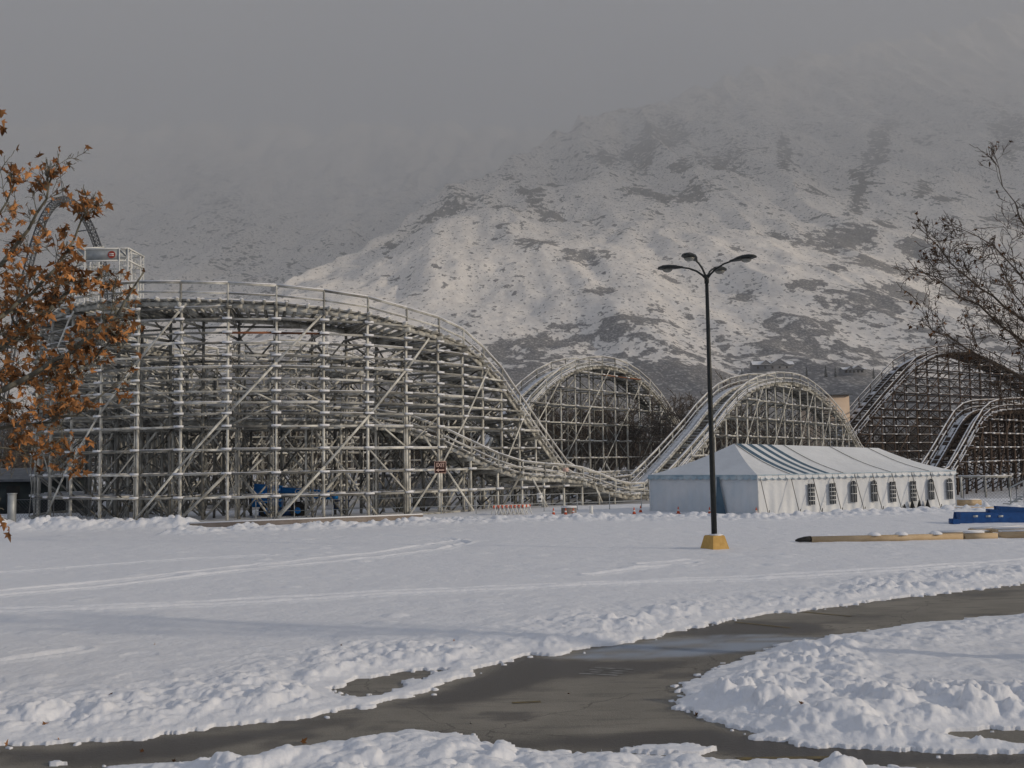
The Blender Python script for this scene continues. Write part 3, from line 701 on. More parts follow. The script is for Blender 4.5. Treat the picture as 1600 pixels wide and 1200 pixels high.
# ================================================================== LAMP
lb = G(1117, 864); LD = lb[1]; lamp = empty('street_lamp', tuple(lb))
tag(lamp, 'tall black parking lot lamp with four arched heads on a yellow concrete base', 'street lamp')
def sq_frust(mb, w0, w1, z0, z1, rz, m=0, bev=.0):
    c0 = [np.array([math.cos(rz+math.pi/4+k*math.pi/2), math.sin(rz+math.pi/4+k*math.pi/2)])*w0/2*math.sqrt(2) for k in range(4)]
    c1 = [c*w1/w0 for c in c0]
    a = [(*c, z0) for c in c0]; b_ = [(*c, z1) for c in c1]
    for k in range(4): mb.poly([a[k], a[(k+1) % 4], b_[(k+1) % 4], b_[k]], m)
    mb.poly(b_, m); mb.poly(a[::-1], m)
q = MB(); sq_frust(q, .80, .52, 0, .60, R_(28)); sq_frust(q, .52, .46, .60, .63, R_(28))
bo = q.build('concrete_base', [M['yellow']], lamp)
q = MB(); q.lathe((.05, .02, .62), [(.24, 0), (.25, .03), (.16, .06), (.05, .07)], 14); q.build('snow_patch', [M['snowcap']], bo, True)
ztop = P(1106, 432, LD)[2]
q = MB(); q.tube([(0, 0, .62), (0, 0, .66)], .17, 14); q.tube([(0, 0, .62), (0, 0, 2.5), (0, 0, 6), (0, 0, ztop)], [.105, .10, .085, .062], 14); q.tube([(0, 0, ztop-.25), (0, 0, ztop+.06)], [.085, .085], 12); q.build('pole', [M['black']], lamp, True)
for dx, dy, dz in ((-1.45, .94, .0), (-.98, -1.5, .0), (1.42, -.98, .0), (.86, 1.5, .0)):
    L = math.hypot(dx, dy); e = np.array([dx/L, dy/L, 0]); n_ = np.array([-e[1], e[0], 0]); o = np.array([0, 0, ztop-.12])
    arm = [o, o+e*.15+np.array([0, 0, .18]), o+e*.38+np.array([0, 0, .36]), o+e*.68+np.array([0, 0, .50]), o+e*1.0+np.array([0, 0, .57])]
    q = MB(); q.tube(arm, [.042, .04, .036, .032, .03], 8); ao = q.build('lamp_arm', [M['black']], lamp, True)
    q = MB(); h0 = o+e*.92+np.array([0, 0, .56]); sec = []
    for t, w, hh, dd in [(1.25*t*1.0, w*1.35, hh*1.25, dd) for t, w, hh, dd in ((0, .05, .04, 0), (.12, .075, .06, .0), (.25, .14, .085, .01), (.42, .185, .10, .015), (.60, .18, .095, .01), (.74, .12, .065, -.0), (.80, .04, .03, -.01))]:
        c = h0+e*t+np.array([0, 0, dd+.06*t]); ringp = []
        for k in range(12):
            a = 2*math.pi*k/12; zz = math.sin(a); zz = zz*hh*(1. if zz > 0 else .45); ringp.append(tuple(c+n_*w*math.cos(a)+np.array([0, 0, zz])))
        sec.append(ringp)
    for j in range(len(sec)-1):
        for k in range(12): q.poly([sec[j][k], sec[j][(k+1) % 12], sec[j+1][(k+1) % 12], sec[j+1][k]])
    q.poly(sec[0]); q.poly(sec[-1])
    ho = q.build('lamp_head', [M['black']], lamp, True)
    q = MB(); q.lathe(h0+e*.62+np.array([0, 0, .0]), [(.19, 0), (.18, -.03), (.14, -.08), (.08, -.105), (.02, -.11)], 14); q.build('lens', [M['glass']], ho, True)

# ================================================================== TENT
TL = G(1015, 802)[:2]; TC = G(1186, 808)[:2]; TR = G(1496, 796)[:2]
tu = TR-TC; tl = np.linalg.norm(tu); tw = TL-TC; EV = 2.36
tent = empty('party_tent', (TC[0], TC[1], 0))
tag(tent, 'big white party tent with hipped roof, blue roof stripes and plastic windows', 'tent')
def T3(e, w, z): p = tu*e+tw*w; return (p[0], p[1], z)
def solve_e(px, w, z):
    lo, hi = -.5, 1.5
    for _ in range(40):
        mid = (lo+hi)/2; x = PX([*(TC+tu*mid+tw*w), z])[0]
        if x < px: lo = mid
        else: hi = mid
    return lo
RZ = 4.3
for _ in range(3):
    ra = solve_e(1147, .5, RZ); p = TC+tu*ra+tw*.5; y_ = PX([*p, RZ])[1]; RZ += (y_-693)*p[1]/F
rb = solve_e(1372, .5, RZ); RZb = RZ; p = TC+tu*rb+tw*.5; RZb += (PX([*p, RZb])[1]-700)*p[1]/F
st_e = [solve_e(x, 0, EV) for x in (1242, 1250.5, 1259, 1267.5, 1275.5, 1283.5, 1291, 1299)]
es = sorted(set([0, .03, .07, 1, .97, .93]+[ra*.5, ra, rb, (rb+1)/2]+st_e+list(np.linspace(.1, .9, 26))))
q = MB()
def rp(e, v, side):
    """point on the roof: v=0 eave, 1 ridge"""
    r = min(max(e, ra), rb); zr = RZ+(RZb-RZ)*(r-ra)/(rb-ra)
    ee = e+(r-e)*v; w = (0 if side == 0 else 1); ww = w+(.5-w)*v
    seam = .05*math.cos(2*math.pi*(e-ra)/((rb-ra)/4))
    return T3(ee, ww, EV+(zr-EV)*v-(.16+.04*seam)*math.sin(math.pi*v))
seams = [ra+(rb-ra)*k/4 for k in range(5)]
for side in (0, 1):
    for i in range(len(es)-1):
        mid = (es[i]+es[i+1])/2; m_ = 0
        for k in range(0, 8, 2):
            if st_e[k] < mid < st_e[k+1]: m_ = 1
        for j in range(8): q.poly([rp(es[i], j/8, side), rp(es[i+1], j/8, side), rp(es[i+1], (j+1)/8, side), rp(es[i], (j+1)/8, side)], m_)
for e0, r_, zr in ((0, ra, RZ), (1, rb, RZb)):
    for j in range(8):
        for k in range(12):
            def hp(w, v): return T3(e0+(r_-e0)*v, w+(.5-w)*v, EV+(zr-EV)*v-.16*math.sin(math.pi*v))
            q.poly([hp(k/12, j/8), hp((k+1)/12, j/8), hp((k+1)/12, (j+1)/8), hp(k/12, (j+1)/8)], 0)
roof = q.build('roof', [M['tentw'], M['tentb']], tent, True)
q = MB()
for e in [solve_e(x, 0, EV) for x in (1235, 1318, 1392, 1452)]:
    for j in range(8):
        a = np.array(rp(e, j/8, 0))+np.array([0, -.01, .03]); b_ = np.array(rp(e, (j+1)/8, 0))+np.array([0, -.01, .03]); q.beam(a, b_, .035, .02)
for j in range(8):
    a = np.array(hp(0, 0)); 
q.build('seam_strap', [M['rope']], roof)
tn = np.array([tu[1], -tu[0]])/tl; tn2 = np.array([-tw[1], tw[0]])/np.linalg.norm(tw)
if tn[1] > 0: tn = -tn
if tn2@tu > 0: tn2 = -tn2
def wall(w_of, nrm, L, name, m_, amp, n=220):
    q = MB(); rows = [0, .15, .5, 1.0, 1.5, 1.9, EV-.04]; P_ = []
    for i in range(n+1):
        t = i/n; f_ = amp*(.5*math.sin(t*L*5.1+math.sin(t*L*1.7)*1.5)+.35*math.sin(t*L*11.3+2))
        P_.append([w_of(t, z)+np.array([*nrm, 0])*(f_*(.4+.6*math.cos(z*.9))-.05+.12*max(0, .5-z)*0) for z in rows])
    for i in range(n):
        for j in range(len(rows)-1): q.poly([P_[i][j], P_[i+1][j], P_[i+1][j+1], P_[i][j+1]])
    return q.build(name, [m_], tent, True)
wall(lambda t, z: np.array(T3(t, 0, z)), tn, tl, 'front_wall', M['tentw'], .05)
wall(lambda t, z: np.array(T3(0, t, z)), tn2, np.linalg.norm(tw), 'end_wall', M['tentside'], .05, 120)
wall(lambda t, z: np.array(T3(t, 1, z)), -tn, tl, 'rear_wall', M['tentw'], .05, 60)
wall(lambda t, z: np.array(T3(1, t, z)), -tn2, np.linalg.norm(tw), 'far_end_wall', M['tentw'], .05, 60)
# scalloped valance with a blue edge
q = MB()
def valance(w_of, nrm, L, m0):
    ns = int(L/.45); 
    for i in range(ns):
        for k in range(6):
            t0, t1 = (i+k/6)/ns, (i+(k+1)/6)/ns; d0, d1 = .16+.09*math.sin(math.pi*k/6), .16+.09*math.sin(math.pi*(k+1)/6)
            o_ = np.array([*nrm, 0])*(.07+.03*math.sin(i*2.1))
            q.poly([w_of(t0, EV)+o_*.4, w_of(t1, EV)+o_*.4, w_of(t1, EV-d1)+o_, w_of(t0, EV-d0)+o_], m0)
            q.beam(w_of(t0, EV-d0)+o_*1.12, w_of(t1, EV-d1)+o_*1.12, .012, .035, 1)
    q.beam(w_of(0, EV+.005)+o_*.4, w_of(1, EV+.005)+o_*.4, .05, .05, 1)
valance(lambda t, z: np.array(T3(t, 0, z)), tn, tl, 0); valance(lambda t, z: np.array(T3(0, t, z)), tn2, np.linalg.norm(tw), 1)
q.build('valance', [M['tentw'], M['tentedge'] if True else 0], tent)
# blue door flap in the end wall, corner pole, guy ropes
q = MB()
for a, b_, sgn in ((.28, .40, 1),):
    o_ = np.array([*tn2, 0])*.10
    q.poly([np.array(T3(0, .345, EV-.1))+o_, np.array(T3(0, .325, EV-.1))+o_, np.array(T3(0, .27, .03))+o_, np.array(T3(0, .36, .03))+o_*1.6])
q.build('door_flap', [M['tentb']], tent)
q = MB(); c0 = np.array([*(tn+tn2)*.09, 0]); q.tube([c0, c0+np.array([0, 0, EV])], .035, 8, 0); q.build('corner_pole', [M['paintw']], tent, True)
ropes = []
for px, spx, spy in ((1187, 1198, 805), (1235, 1251, 806), (1269, 1275, 803), (1300, 1312, 802), (1335, 1337, 801), (1363, 1366, 801), (1393, 1396, 799), (1424, 1434, 799), (1453, 1455, 798)):
    e = solve_e(px, 0, EV); a = np.array(T3(e, 0, EV-.02)); s_ = TC+tu*e+tn*.85; b_ = np.array([s_[0]-TC[0]-.05, s_[1]-TC[1], .12])
    q = MB(); q.beam(a, b_, .028, .028, 0); q.build('guy_rope', [M['rope']], tent)
    ropes.append((b_[0]+TC[0], b_[1]+TC[1]))
    q = MB(); q.beam(b_+np.array([0, 0, -.2]), b_+np.array([.05, 0, .3]), .035, .035, 0); q.build('tent_stake', [M['rubber']], tent)
for k, px in enumerate((1267, 1300, 1333, 1365, 1394, 1426, 1454, 1483)):
    e = solve_e(px, 0, 1.3); arch = k in (2, 3, 6, 7); o_ = np.array([*tn, 0]); uu = np.array([*tu/tl, 0]); c = np.array(T3(e, 0, 0)); hw = .21
    z0_, z1_ = (.66, 1.66) if arch else (.60, 1.80)
    def wp(x, z, d): return c+uu*x+o_*d+np.array([0, 0, z])
    outl = [(-hw, z0_), (hw, z0_), (hw, z1_)]+([(hw*math.cos(a), z1_+.26*math.sin(a)) for a in np.linspace(.25, math.pi-.25, 9)] if arch else [])+[(-hw, z1_)]
    q = MB(); q.poly([wp(x, z, .075) for x, z in outl]); q.poly([wp(x, z, .055) for x, z in outl][::-1])
    for i in range(len(outl)):
        (xa, za), (xb, zb) = outl[i], outl[(i+1) % len(outl)]; q.poly([wp(xa, za, .055), wp(xb, zb, .055), wp(xb, zb, .075), wp(xa, za, .075)])
    w_ = q.build('window', [M['pane']], tent)
    q = MB(); nb = 2 if arch else 4
    for j in range(nb+1 if arch else nb+2):
        z = z0_+(z1_-z0_)*j/(nb if arch else nb+1)
        if 0 < j < (nb+1 if arch else nb+1): q.beam(wp(-hw, z, .085), wp(hw, z, .085), .02, .035)
    for x in (-.09, .09): q.beam(wp(x, z0_, .083), wp(x, z1_+(.2 if arch else 0), .083), .012, .012, up=(tn[0], tn[1], 0))
    q.build('glazing_bar', [M['paintw']], w_)

# ================================================================== SMALL THINGS
def cone_builder(name, h=.45, m_='orange', w=.15):
    r = empty(name); q = MB(); q.box((0, 0, .015), (w*2.2, w*2.2, .03)); q.build('foot', [M[m_]], r)
    q = MB(); q.lathe((0, 0, .03), [(w*.85, 0), (w*.6, h*.35), (w*.35, h*.7), (w*.14, h)], 12); q.build('body', [M[m_]], r, True)
    q = MB(); q.lathe((0, 0, .03), [(w*.62, h*.36), (w*.45, h*.58)], 12); 
    if m_ == 'orange': q.build('reflective_band', [M['paintw']], r, True)
    return r
proto = cone_builder('traffic_cone')
cones = [(865, 808, 'orange cone standing right of the arrow sign by the coaster'), (884, 808, 'orange cone left of a snow-dusted block by the coaster'), (896, 808, 'orange cone nearest the white bollard'),
         (991, 807, 'outer orange cone left of the tent, toward the coaster'), (1001, 804, 'orange cone close against the left corner of the tent'), (1060, 806, 'orange cone in front of the middle of the blue-grey tent end'),
         (1109, 807, 'orange cone just left of the lamp pole'), (1182, 808, 'orange cone at the front corner of the tent'), (1198, 807, 'orange cone right of the tent corner pole'), (1252, 805, 'orange cone under the rope left of the first tent window'),
         (1337, 802, 'orange cone below the first arched tent window')]
for i, (x, y, lab) in enumerate(cones):
    o = proto if i == 0 else copy_tree(proto); p = G(x, y); o.location = (p[0], p[1], .12)
    tag(o, lab, 'traffic cone', 'orange cones in front of the coaster and tent')
    o.scale = (.8, .8, .9)
proto = cone_builder('dark_cone', .55, 'rubber', .2)
for i, (x, y, lab) in enumerate(((1412, 799, 'leftmost of four dark weights at the tent foot'), (1426, 799, 'dark weight below the sixth tent window'), (1437, 799, 'dark weight between the sixth and seventh tent windows'), (1450, 798, 'rightmost of four dark weights at the tent foot'))):
    o = proto if i == 0 else copy_tree(proto); p = G(x, y); o.location = (p[0], p[1], .1)
    tag(o, lab, 'cone', 'dark cones along the tent foot')
# barricades
r = empty('barricade'); 
for y_ in (-.25, .25):
    q = MB(); q.beam((-.35, y_*1.3, 0), (-.35, 0, .8), .05, .05); q.beam((.35, y_*1.3, 0), (.35, 0, .8), .05, .05); q.build('leg', [M['paintw']], r)
q = MB()
for k in range(5): q.beam((-.5+.2*k, -.05, .66), (-.3+.2*k, -.05, .66), .03, .22, k % 2)
q.build('striped_board', [M['orange'], M['paintw']], r)
for i in range(8):
    o = r if i == 0 else copy_tree(r); p = G(777+i*6.4, 808-i*.2); o.location = (p[0], p[1], .1); o.rotation_euler.z = R_(55+rng.uniform(-6, 6)); o.scale = (.8, .8, .8)
    tag(o, 'orange and white barricade in the tight row below the EXIT sign side of the coaster', 'barricade', 'row of barricades at the foot of the coaster')
q = MB(); q.lathe((0, 0, 0), [(.11, 0), (.11, .5), (.09, .56), (.03, .58)], 12); q2 = tag(q.build('bollard', [M['paintw']], None, True), 'short white post standing alone at the foot of the coaster', 'bollard'); q2.location = tuple(G(924, 808)+np.array([0, 0, .1]))
q = MB(); q.box((0, 0, .25), (.9, .5, .5)); q.box((0, 0, .54), (.95, .55, .09), 1); o = tag(q.build('concrete_block', [M['concrete'], M['snowcap']]), 'brown block topped with snow beside the orange cones', 'block'); o.location = tuple(G(889, 806)); 
# signs
def text_mesh(txt, size, m_, parent, loc, name='lettering', sx=1., rot=(math.pi/2, 0, 0)):
    cu = bpy.data.curves.new('t', 'FONT'); cu.body = txt; cu.size = size; cu.extrude = .004; cu.align_x = 'CENTER'; cu.align_y = 'CENTER'; cu.offset = size*.012
    o = bpy.data.objects.new('t', cu); COL.objects.link(o); dg = bpy.context.evaluated_depsgraph_get(); me = bpy.data.meshes.new_from_object(o.evaluated_get(dg)); bpy.data.objects.remove(o)
    o2 = link(name, me, parent, [m_]); o2.location = loc; o2.rotation_euler = rot; o2.scale = (sx, 1, 1); return o2
p = P(688, 730, 64.2); sg = empty('exit_sign', tuple(p), R_(8)); tag(sg, 'dark brown EXIT sign with a left arrow fixed on the coaster trestle', 'sign')
q = MB(); q.box((0, 0, 0), (.70, .04, .72)); q.build('panel', [M['signred']], sg)
q = MB()
for a, b_ in (((-.35, .36), (.35, .36)), ((-.35, -.36), (.35, -.36)), ((-.35, -.36), (-.35, .36)), ((.35, -.36), (.35, .36))): q.beam((a[0], -.022, a[1]), (b_[0], -.022, b_[1]), .03, .03, up=(0, 1, 0))
q.build('border', [M['signpink']], sg)
text_mesh('EXIT', .36, M['signpink'], sg, (0, -.026, .13), sx=.70)
q = MB(); q.box((.06, -.028, -.18), (.36, .01, .07)); q.poly([(-.28, -.03, -.18), (-.10, -.03, -.29), (-.10, -.03, -.07)]); q.build('arrow', [M['signpink']], sg)
p = P(843, 777.5, 69.6); sg = empty('arrow_sign', tuple(p)); tag(sg, 'small white sign with a black arrow on the low trestle', 'sign')
q = MB(); q.box((0, 0, 0), (.36, .03, .62)); q.build('panel', [M['signw']], sg)
q = MB(); q.box((-.04, -.02, -.10), (.14, .01, .09)); q.poly([(.02, -.022, -.21), (.14, -.022, -.10), (.02, -.022, .01)]); q.build('arrow', [M['signk']], sg)
q = MB(); q.box((0, -.02, .20), (.22, .01, .035)); q.box((0, -.02, .12), (.16, .01, .025)); q.build('lettering', [M['signk']], sg)
p = P(877, 777, 71.6); q = MB(); q.box((0, 0, 0), (.18, .03, .34)); o = tag(q.build('notice_plate', [M['signw']]), 'smaller blank white plate right of the arrow sign', 'sign'); o.location = tuple(p)
p = P(884, 734, 72.4); q = MB(); q.box((0, 0, 0), (.40, .03, .28)); o = tag(q.build('pale_plate', [M['signpink']]), 'pale pink plate on the handrail of the low track', 'sign'); o.location = tuple(p)
# boom lift among the trestles
bl = empty('boom_lift', tuple(G(470, 806)), 0); bz = bl.location
BD = 66.0; bl.location = (P(462, 800, BD)[0], BD, 0); s_ = BD/F
def B3(x, y, dy=0): p = P(x, y, BD+dy); return p-np.array([bl.location[0], BD, 0])
tag(bl, 'blue articulated boom lift parked among the coaster timbers', 'boom lift')
q = MB(); a = B3(398, 765); b_ = B3(440, 768); c = B3(520, 774); q.beam(a, b_, .5, .75); q.beam(b_, c, .42, .55); q.beam(c, B3(528, 775), .5, .42); q.build('boom', [M['blue2']], bl)
text_mesh('Genie', .46, M['signw'], bl, tuple(B3(474, 768.5, -.24)), rot=(math.pi/2, R_(2), 0)); text_mesh('Z-80/60', .46, M['signw'], bl, tuple(B3(494, 771.5, -.24)), rot=(math.pi/2, R_(2), 0))
q = MB(); q.beam(B3(404, 765), B3(404, 792), .7, .7); q.beam(B3(398, 784), B3(440, 786), .9, .5); q.build('turntable', [M['blue2']], bl)
q = MB(); q.beam(B3(410, 799), B3(475, 799), 2.0, .45); q.build('chassis', [M['blue']], bl)
for x in (418, 466):
    for dy in (-1.1, 1.1):
        c = B3(x, 800, dy); c[2] = .5; q = MB(); q.tube([c-np.array([0, .18, 0]), c+np.array([0, .18, 0])], .48, 18, 0); w_ = q.build('wheel', [M['rubber']], bl)
        q = MB(); q.tube([c-np.array([0, .2, 0]), c+np.array([0, .2, 0])], .2, 12); q.build('rim', [M['blue2']], w_)
q = MB()
for z in (0, .5, 1.0):
    a = B3(522, 806); a[2] = .5+z; 
    for d_ in (0, .8): q.beam(a+np.array([0, d_, 0]), a+np.array([.8, d_, 0]), .05, .05)
    q.beam(a, a+np.array([0, .8, 0]), .05, .05)
for dx in (0, .8):
    for dy in (0, .8): q.beam(B3(522, 806)*np.array([1, 1, 0])+np.array([dx, dy, .5]), B3(522, 806)*np.array([1, 1, 0])+np.array([dx, dy, 1.5]), .05, .05)
q.beam(B3(522, 806)*np.array([1, 1, 0])+np.array([0, .4, .5]), B3(522, 806)*np.array([1, 1, 0])+np.array([.8, .4, .5]), .8, .12)
q.build('basket', [M['blue']], bl)
# grey domed shelters under the track
for i, (x, w, h, D_, lab) in enumerate(((612, 2.5, 2.3, 76, 'left grey ribbed dome cover under the trestles'), (672, 2.2, 2.2, 77, 'right grey ribbed dome cover near the EXIT sign'))):
    p = P(x, 790, D_); r = empty('ride_cover', (p[0], D_, 0), R_(15)); tag(r, lab, 'cover', 'grey domed covers under the trestle')
    n = 18; A_ = []; q = MB()
    for j in range(9):
        yy = -1.8+3.6*j/8; k_ = math.sqrt(max(0, 1-(abs(yy)/2.6)**2)); A_.append([(w/2*k_*1.15*math.cos(t), yy, h*k_*math.sin(t)**.8*(1+.012*(m_ % 2))) for m_, t in enumerate(np.linspace(0, math.pi, n+1))])
    for j in range(8):
        for k in range(n): q.poly([A_[j][k], A_[j][k+1], A_[j+1][k+1], A_[j+1][k]])
    q.poly(A_[0]); q.poly(A_[-1]); q.build('shell', [M['grey']], r)
    q = MB()
    for k in range(3, n-2):
        q.beam(np.array(A_[0][k])+np.array([0, 0, .02]), np.array(A_[4][k])+np.array([0, 0, .03]), .03, .03)
    q.build('rib', [M['steel']], r)
    q = MB()
    for k in range(7, 11): q.beam(np.array(A_[1][k])+np.array([0, 0, .05]), np.array(A_[7][k])+np.array([0, 0, .05]), .35, .07)
    q.build('snow_patch', [M['snowcap']], r)
# low brown wall in front of the trestle
a = G(296, 830); b_ = G(660, 815); q = MB(); q.beam((*a[:2], .20), (*b_[:2], .20), .3, .40); q.cap((*a[:2], .20), (*b_[:2], .20), .3, .4, .06)
tag(q.build('retaining_wall', [M['concrete'], M['snowcap']]), 'long low brown concrete wall along the foot of the coaster', 'wall')
# pipe fence along the trestle foot
def fence(pts_px, D_, h, label, step_m, m_, wire=False, grp=None):
    a = P(pts_px[0], 700, D_[0])[:2]; b_ = P(pts_px[1], 700, D_[1])[:2]; L = np.linalg.norm(b_-a); n = int(L/step_m)
    r = empty('fence', (a[0], a[1], 0)); tag(r, label, 'fence', grp)
    pp = [(b_-a)*t for t in np.linspace(0, 1, n+1)]
    for p in pp:
        q = MB(); q.tube([(*p, 0), (*p, h)], .03, 6); q.build('post', [m_], r)
    q = MB(); zs = (h-.03, .12) if wire else (h-.03, h*.5)
    for z in zs: q.beam((0, 0, z), (*pp[-1], z), .035, .035)
    q.build('rail', [m_], r)
    if wire:
        q = MB(); k = int(L/.22)
        for t in range(k):
            x0 = (b_-a)*t/k; 
            for sg_ in (-1, 1):
                x1 = (b_-a)*min(max((t+sg_*h/.22*1)/k, 0), 1)
                q.beam((*x0, .05), (*x1, h-.03), .008, .008)
        q.build('chain_link', [m_], r)
fence((400, 1000), (61.2, 68.0), 1.25, 'thin grey pipe fence along the foot of the trestle', 2.2, M['steel'])
fence((1502, 1760), (70, 66), 1.7, 'grey chain link fence right of the tent', 2.6, M['dsteel'], True)
fence((22, 150), (64, 63), 1.5, 'chain link fence by the grey post at the left', 2.4, M['dsteel'], True)
p = G(18, 822); q = MB(); q.box((0, 0, .95), (.36, .36, 1.9)); q.box((0, 0, 1.92), (.42, .42, .05)); o = tag(q.build('gate_post', [M['steel']]), 'square pale grey post at the far left', 'post'); o.location = (p[0], p[1], 0)
# sheds and buildings behind
def shed(name, xa, xb, D_, ytop, depth, m_, lab, roof_h=.8, snow=True, doors=2):
    a = P(xa, 700, D_); b_ = P(xb, 700, D_); zt = P((xa+xb)/2, ytop, D_)[2]; L = b_[0]-a[0]
    r = empty(name, (a[0], D_, 0)); tag(r, lab, 'building')
    q = MB(); q.beam((0, depth/2, zt/2), (L, depth/2, zt/2), depth, zt); q.build('wall', [m_], r)
    q = MB(); e_ = .4
    A = [(-e_, -e_, zt-.05), (L+e_, -e_, zt-.05), (L+e_, depth/2, zt+roof_h), (-e_, depth/2, zt+roof_h), (-e_, depth+e_, zt-.05), (L+e_, depth+e_, zt-.05)]
    up = [(x, y, z+.18) for x, y, z in A]
    q.poly([up[0], up[1], up[2], up[3]], 1 if snow else 0); q.poly([up[3], up[2], up[5], up[4]], 1 if snow else 0)
    q.poly([A[0], A[3], A[2], A[1]], 0); q.poly([A[3], A[4], A[5], A[2]], 0)
    q.poly([A[0], A[1], up[1], up[0]], 0); q.poly([A[4], up[4], up[5], A[5]], 0); q.poly([A[0], up[0], up[3], A[3]], 0); q.poly([A[3], up[3], up[4], A[4]], 0); q.poly([A[1], A[2], up[2], up[1]], 0); q.poly([A[2], A[5], up[5], up[2]], 0)
    q.build('roof', [M['dsteel'], M['snowcap']], r)
    for k in range(doors):
        q = MB(); x = L*(k+1)/(doors+1); q.box((x, -.03, min(1.1, zt*.45)), (min(1.6, L*.12), .05, min(2.2, zt*.8))); q.build('door', [M['rubber']], r)
    return r
shed('shed', -90, 78, 78, 752, 7, M['dgreen'], 'dark green shed at the far left behind the leafy tree', snow=False)
shed('storage_shed', 128, 268, 104, 768, 9, M['dgreen'], 'long dark shed with a snowy roof seen through the left trestles', doors=3)
shed('maintenance_building', 575, 720, 118, 742, 10, M['wall'], 'grey building with a snowy roof behind the low trestles', doors=2)
shed('workshop_building', 880, 1010, 150, 752, 10, M['dgreen'], 'dark building behind the arched hill trestle', doors=2)
bb = shed('beige_tower', 1272, 1330, 150, 617, 6, M['beige'], 'tall beige block rising behind the middle hill of the coaster', roof_h=.05, snow=False, doors=0)
q = MB(); q.box((3.9, -.03, 7.5), (.8, .06, 1.0)); q.build('vent', [M['dsteel']], bb)
# white lattice tower with a sign and the steel arch
def lattice_col(q, x, y, w, z0, z1, pitch, m=0, t=.07):
    cs = [(x+a*w/2, y+b_*w/2) for a, b_ in ((-1, -1), (1, -1), (1, 1), (-1, 1))]
    for c in cs: q.beam((*c, z0), (*c, z1), t*1.5, t*1.5, m)
    n = int((z1-z0)/pitch)
    for k in range(n):
        a0 = z0+(z1-z0)*k/n; a1 = z0+(z1-z0)*(k+1)/n
        for j in range(4):
            c, d_ = cs[j], cs[(j+1) % 4]
            if (k+j) % 2: c, d_ = d_, c
            q.beam((*c, a0), (*d_, a1), t, t, m)
            q.beam((*cs[j], a1), (*cs[(j+1) % 4], a1), t, t, m)
TDp = 112.; xa = P(124, 700, TDp)[0]; xb = P(192, 700, TDp)[0]; zt = P(158, 390, TDp)[2]
tw_ = empty('lattice_tower', (xa, TDp, 0)); tag(tw_, 'tall white steel lattice tower with a sign panel behind the autumn tree', 'tower')
for x in (0, xb-xa):
    for y in (0, 3.8):
        q = MB(); lattice_col(q, x, y, .95, 0, zt, .95); q.build('lattice_column', [M['paintw']], tw_)
q = MB()
for z in (zt, zt-1.35):
    for y in (-.4, 4.2): q.beam((-.6, y, z), (xb-xa+.6, y, z), .16, .16)
    for x in (-.5, xb-xa+.5): q.beam((x, -.4, z), (x, 4.2, z), .16, .16)
for z in np.arange(2, zt-3, 3.2):
    q.beam((.4, 4.2, z), (xb-xa-.4, 4.2, z+3.0), .1, .1); q.beam((.4, 4.2, z), (xb-xa-.4, 4.2, z), .1, .1)
q.beam((-.3, -.3, zt+.1), (1.6, 2, zt+.7), .12, .12); q.beam((1.6, 2, zt+.7), (xb-xa+.3, 4, zt+.1), .12, .12)
q.build('frame', [M['paintw']], tw_)
q = MB(); q.box(((xb-xa)/2, -.42, zt-.68), (xb-xa+1.0, .05, 1.15)); q.build('sign_panel', [M['steel']], tw_)
q = MB(); q.tube([((xb-xa)*.72, -.46, zt-.68), ((xb-xa)*.72, -.50, zt-.68)], .42, 16); em = q.build('emblem', [mat('emblem_red', (.35, .05, .03), .5)], tw_)
q = MB(); q.box(((xb-xa)*.72, -.52, zt-.60), (.5, .02, .10)); q.box(((xb-xa)*.72, -.52, zt-.78), (.5, .02, .08)); q.build('mark', [M['signw']], em)
q = MB()
for x in (1.6, 2.2, 2.8, 3.3): q.beam((x, 1.9, 0), (x, 1.9, zt-1.4), .09, .09)
q.build('guide_rail', [M['steel']], tw_)
AD = 128.; arch = np.array([(-6, 740), (2, 640), (14, 560), (27, 490), (40, 430), (54, 376), (68, 338), (82, 318), (98, 311), (114, 316), (130, 334), (144, 360), (155, 390), (164, 425), (171, 465), (177, 510), (184, 580), (192, 660), (198, 740)], float)
ap = P(arch[:, 0], arch[:, 1], AD+np.linspace(-4, 4, len(arch))); c0 = ap[0].copy(); c0[2] = 0
ar = empty('steel_arch', tuple(c0)); tag(ar, 'dark steel lattice arch of another ride rising behind the autumn tree', 'ride')
t_ = np.linspace(0, len(ap)-1, 90); ap = np.stack([np.interp(t_, range(len(ap)), ap[:, k]) for k in range(3)], 1)
for _ in range(4): ap[1:-1] = (ap[:-2]+2*ap[1:-1]+ap[2:])/4
ap -= c0; q = MB(); prev = None
for i in range(len(ap)):
    t = ap[min(i+1, 89)]-ap[max(i-1, 0)]; t /= np.linalg.norm(t); n_ = np.cross(t, [0, 1., 0]); n_ /= np.linalg.norm(n_)
    cs = [ap[i]+n_*.42, ap[i]-n_*.35+np.array([0, .45, 0]), ap[i]-n_*.35-np.array([0, .45, 0])]
    if prev is not None:
        for k in range(3): q.beam(prev[k], cs[k], .16, .16); q.beam(prev[k], cs[(k+1) % 3], .06, .06); q.beam(cs[k], cs[(k+1) % 3], .06, .06)
    prev = cs
q.build('lattice_truss', [M['dsteel']], ar)
q = MB(); q.tube([ap[40]+np.array([0, 0, 0]), P(89.5, 235, AD)-c0], [.07, .03], 6); q.build('mast', [M['dsteel']], ar)
q = MB(); q.beam(P(119, 362, AD)-c0, P(152, 357, AD)-c0, .12, .12); q.build('arm', [M['dsteel']], ar)
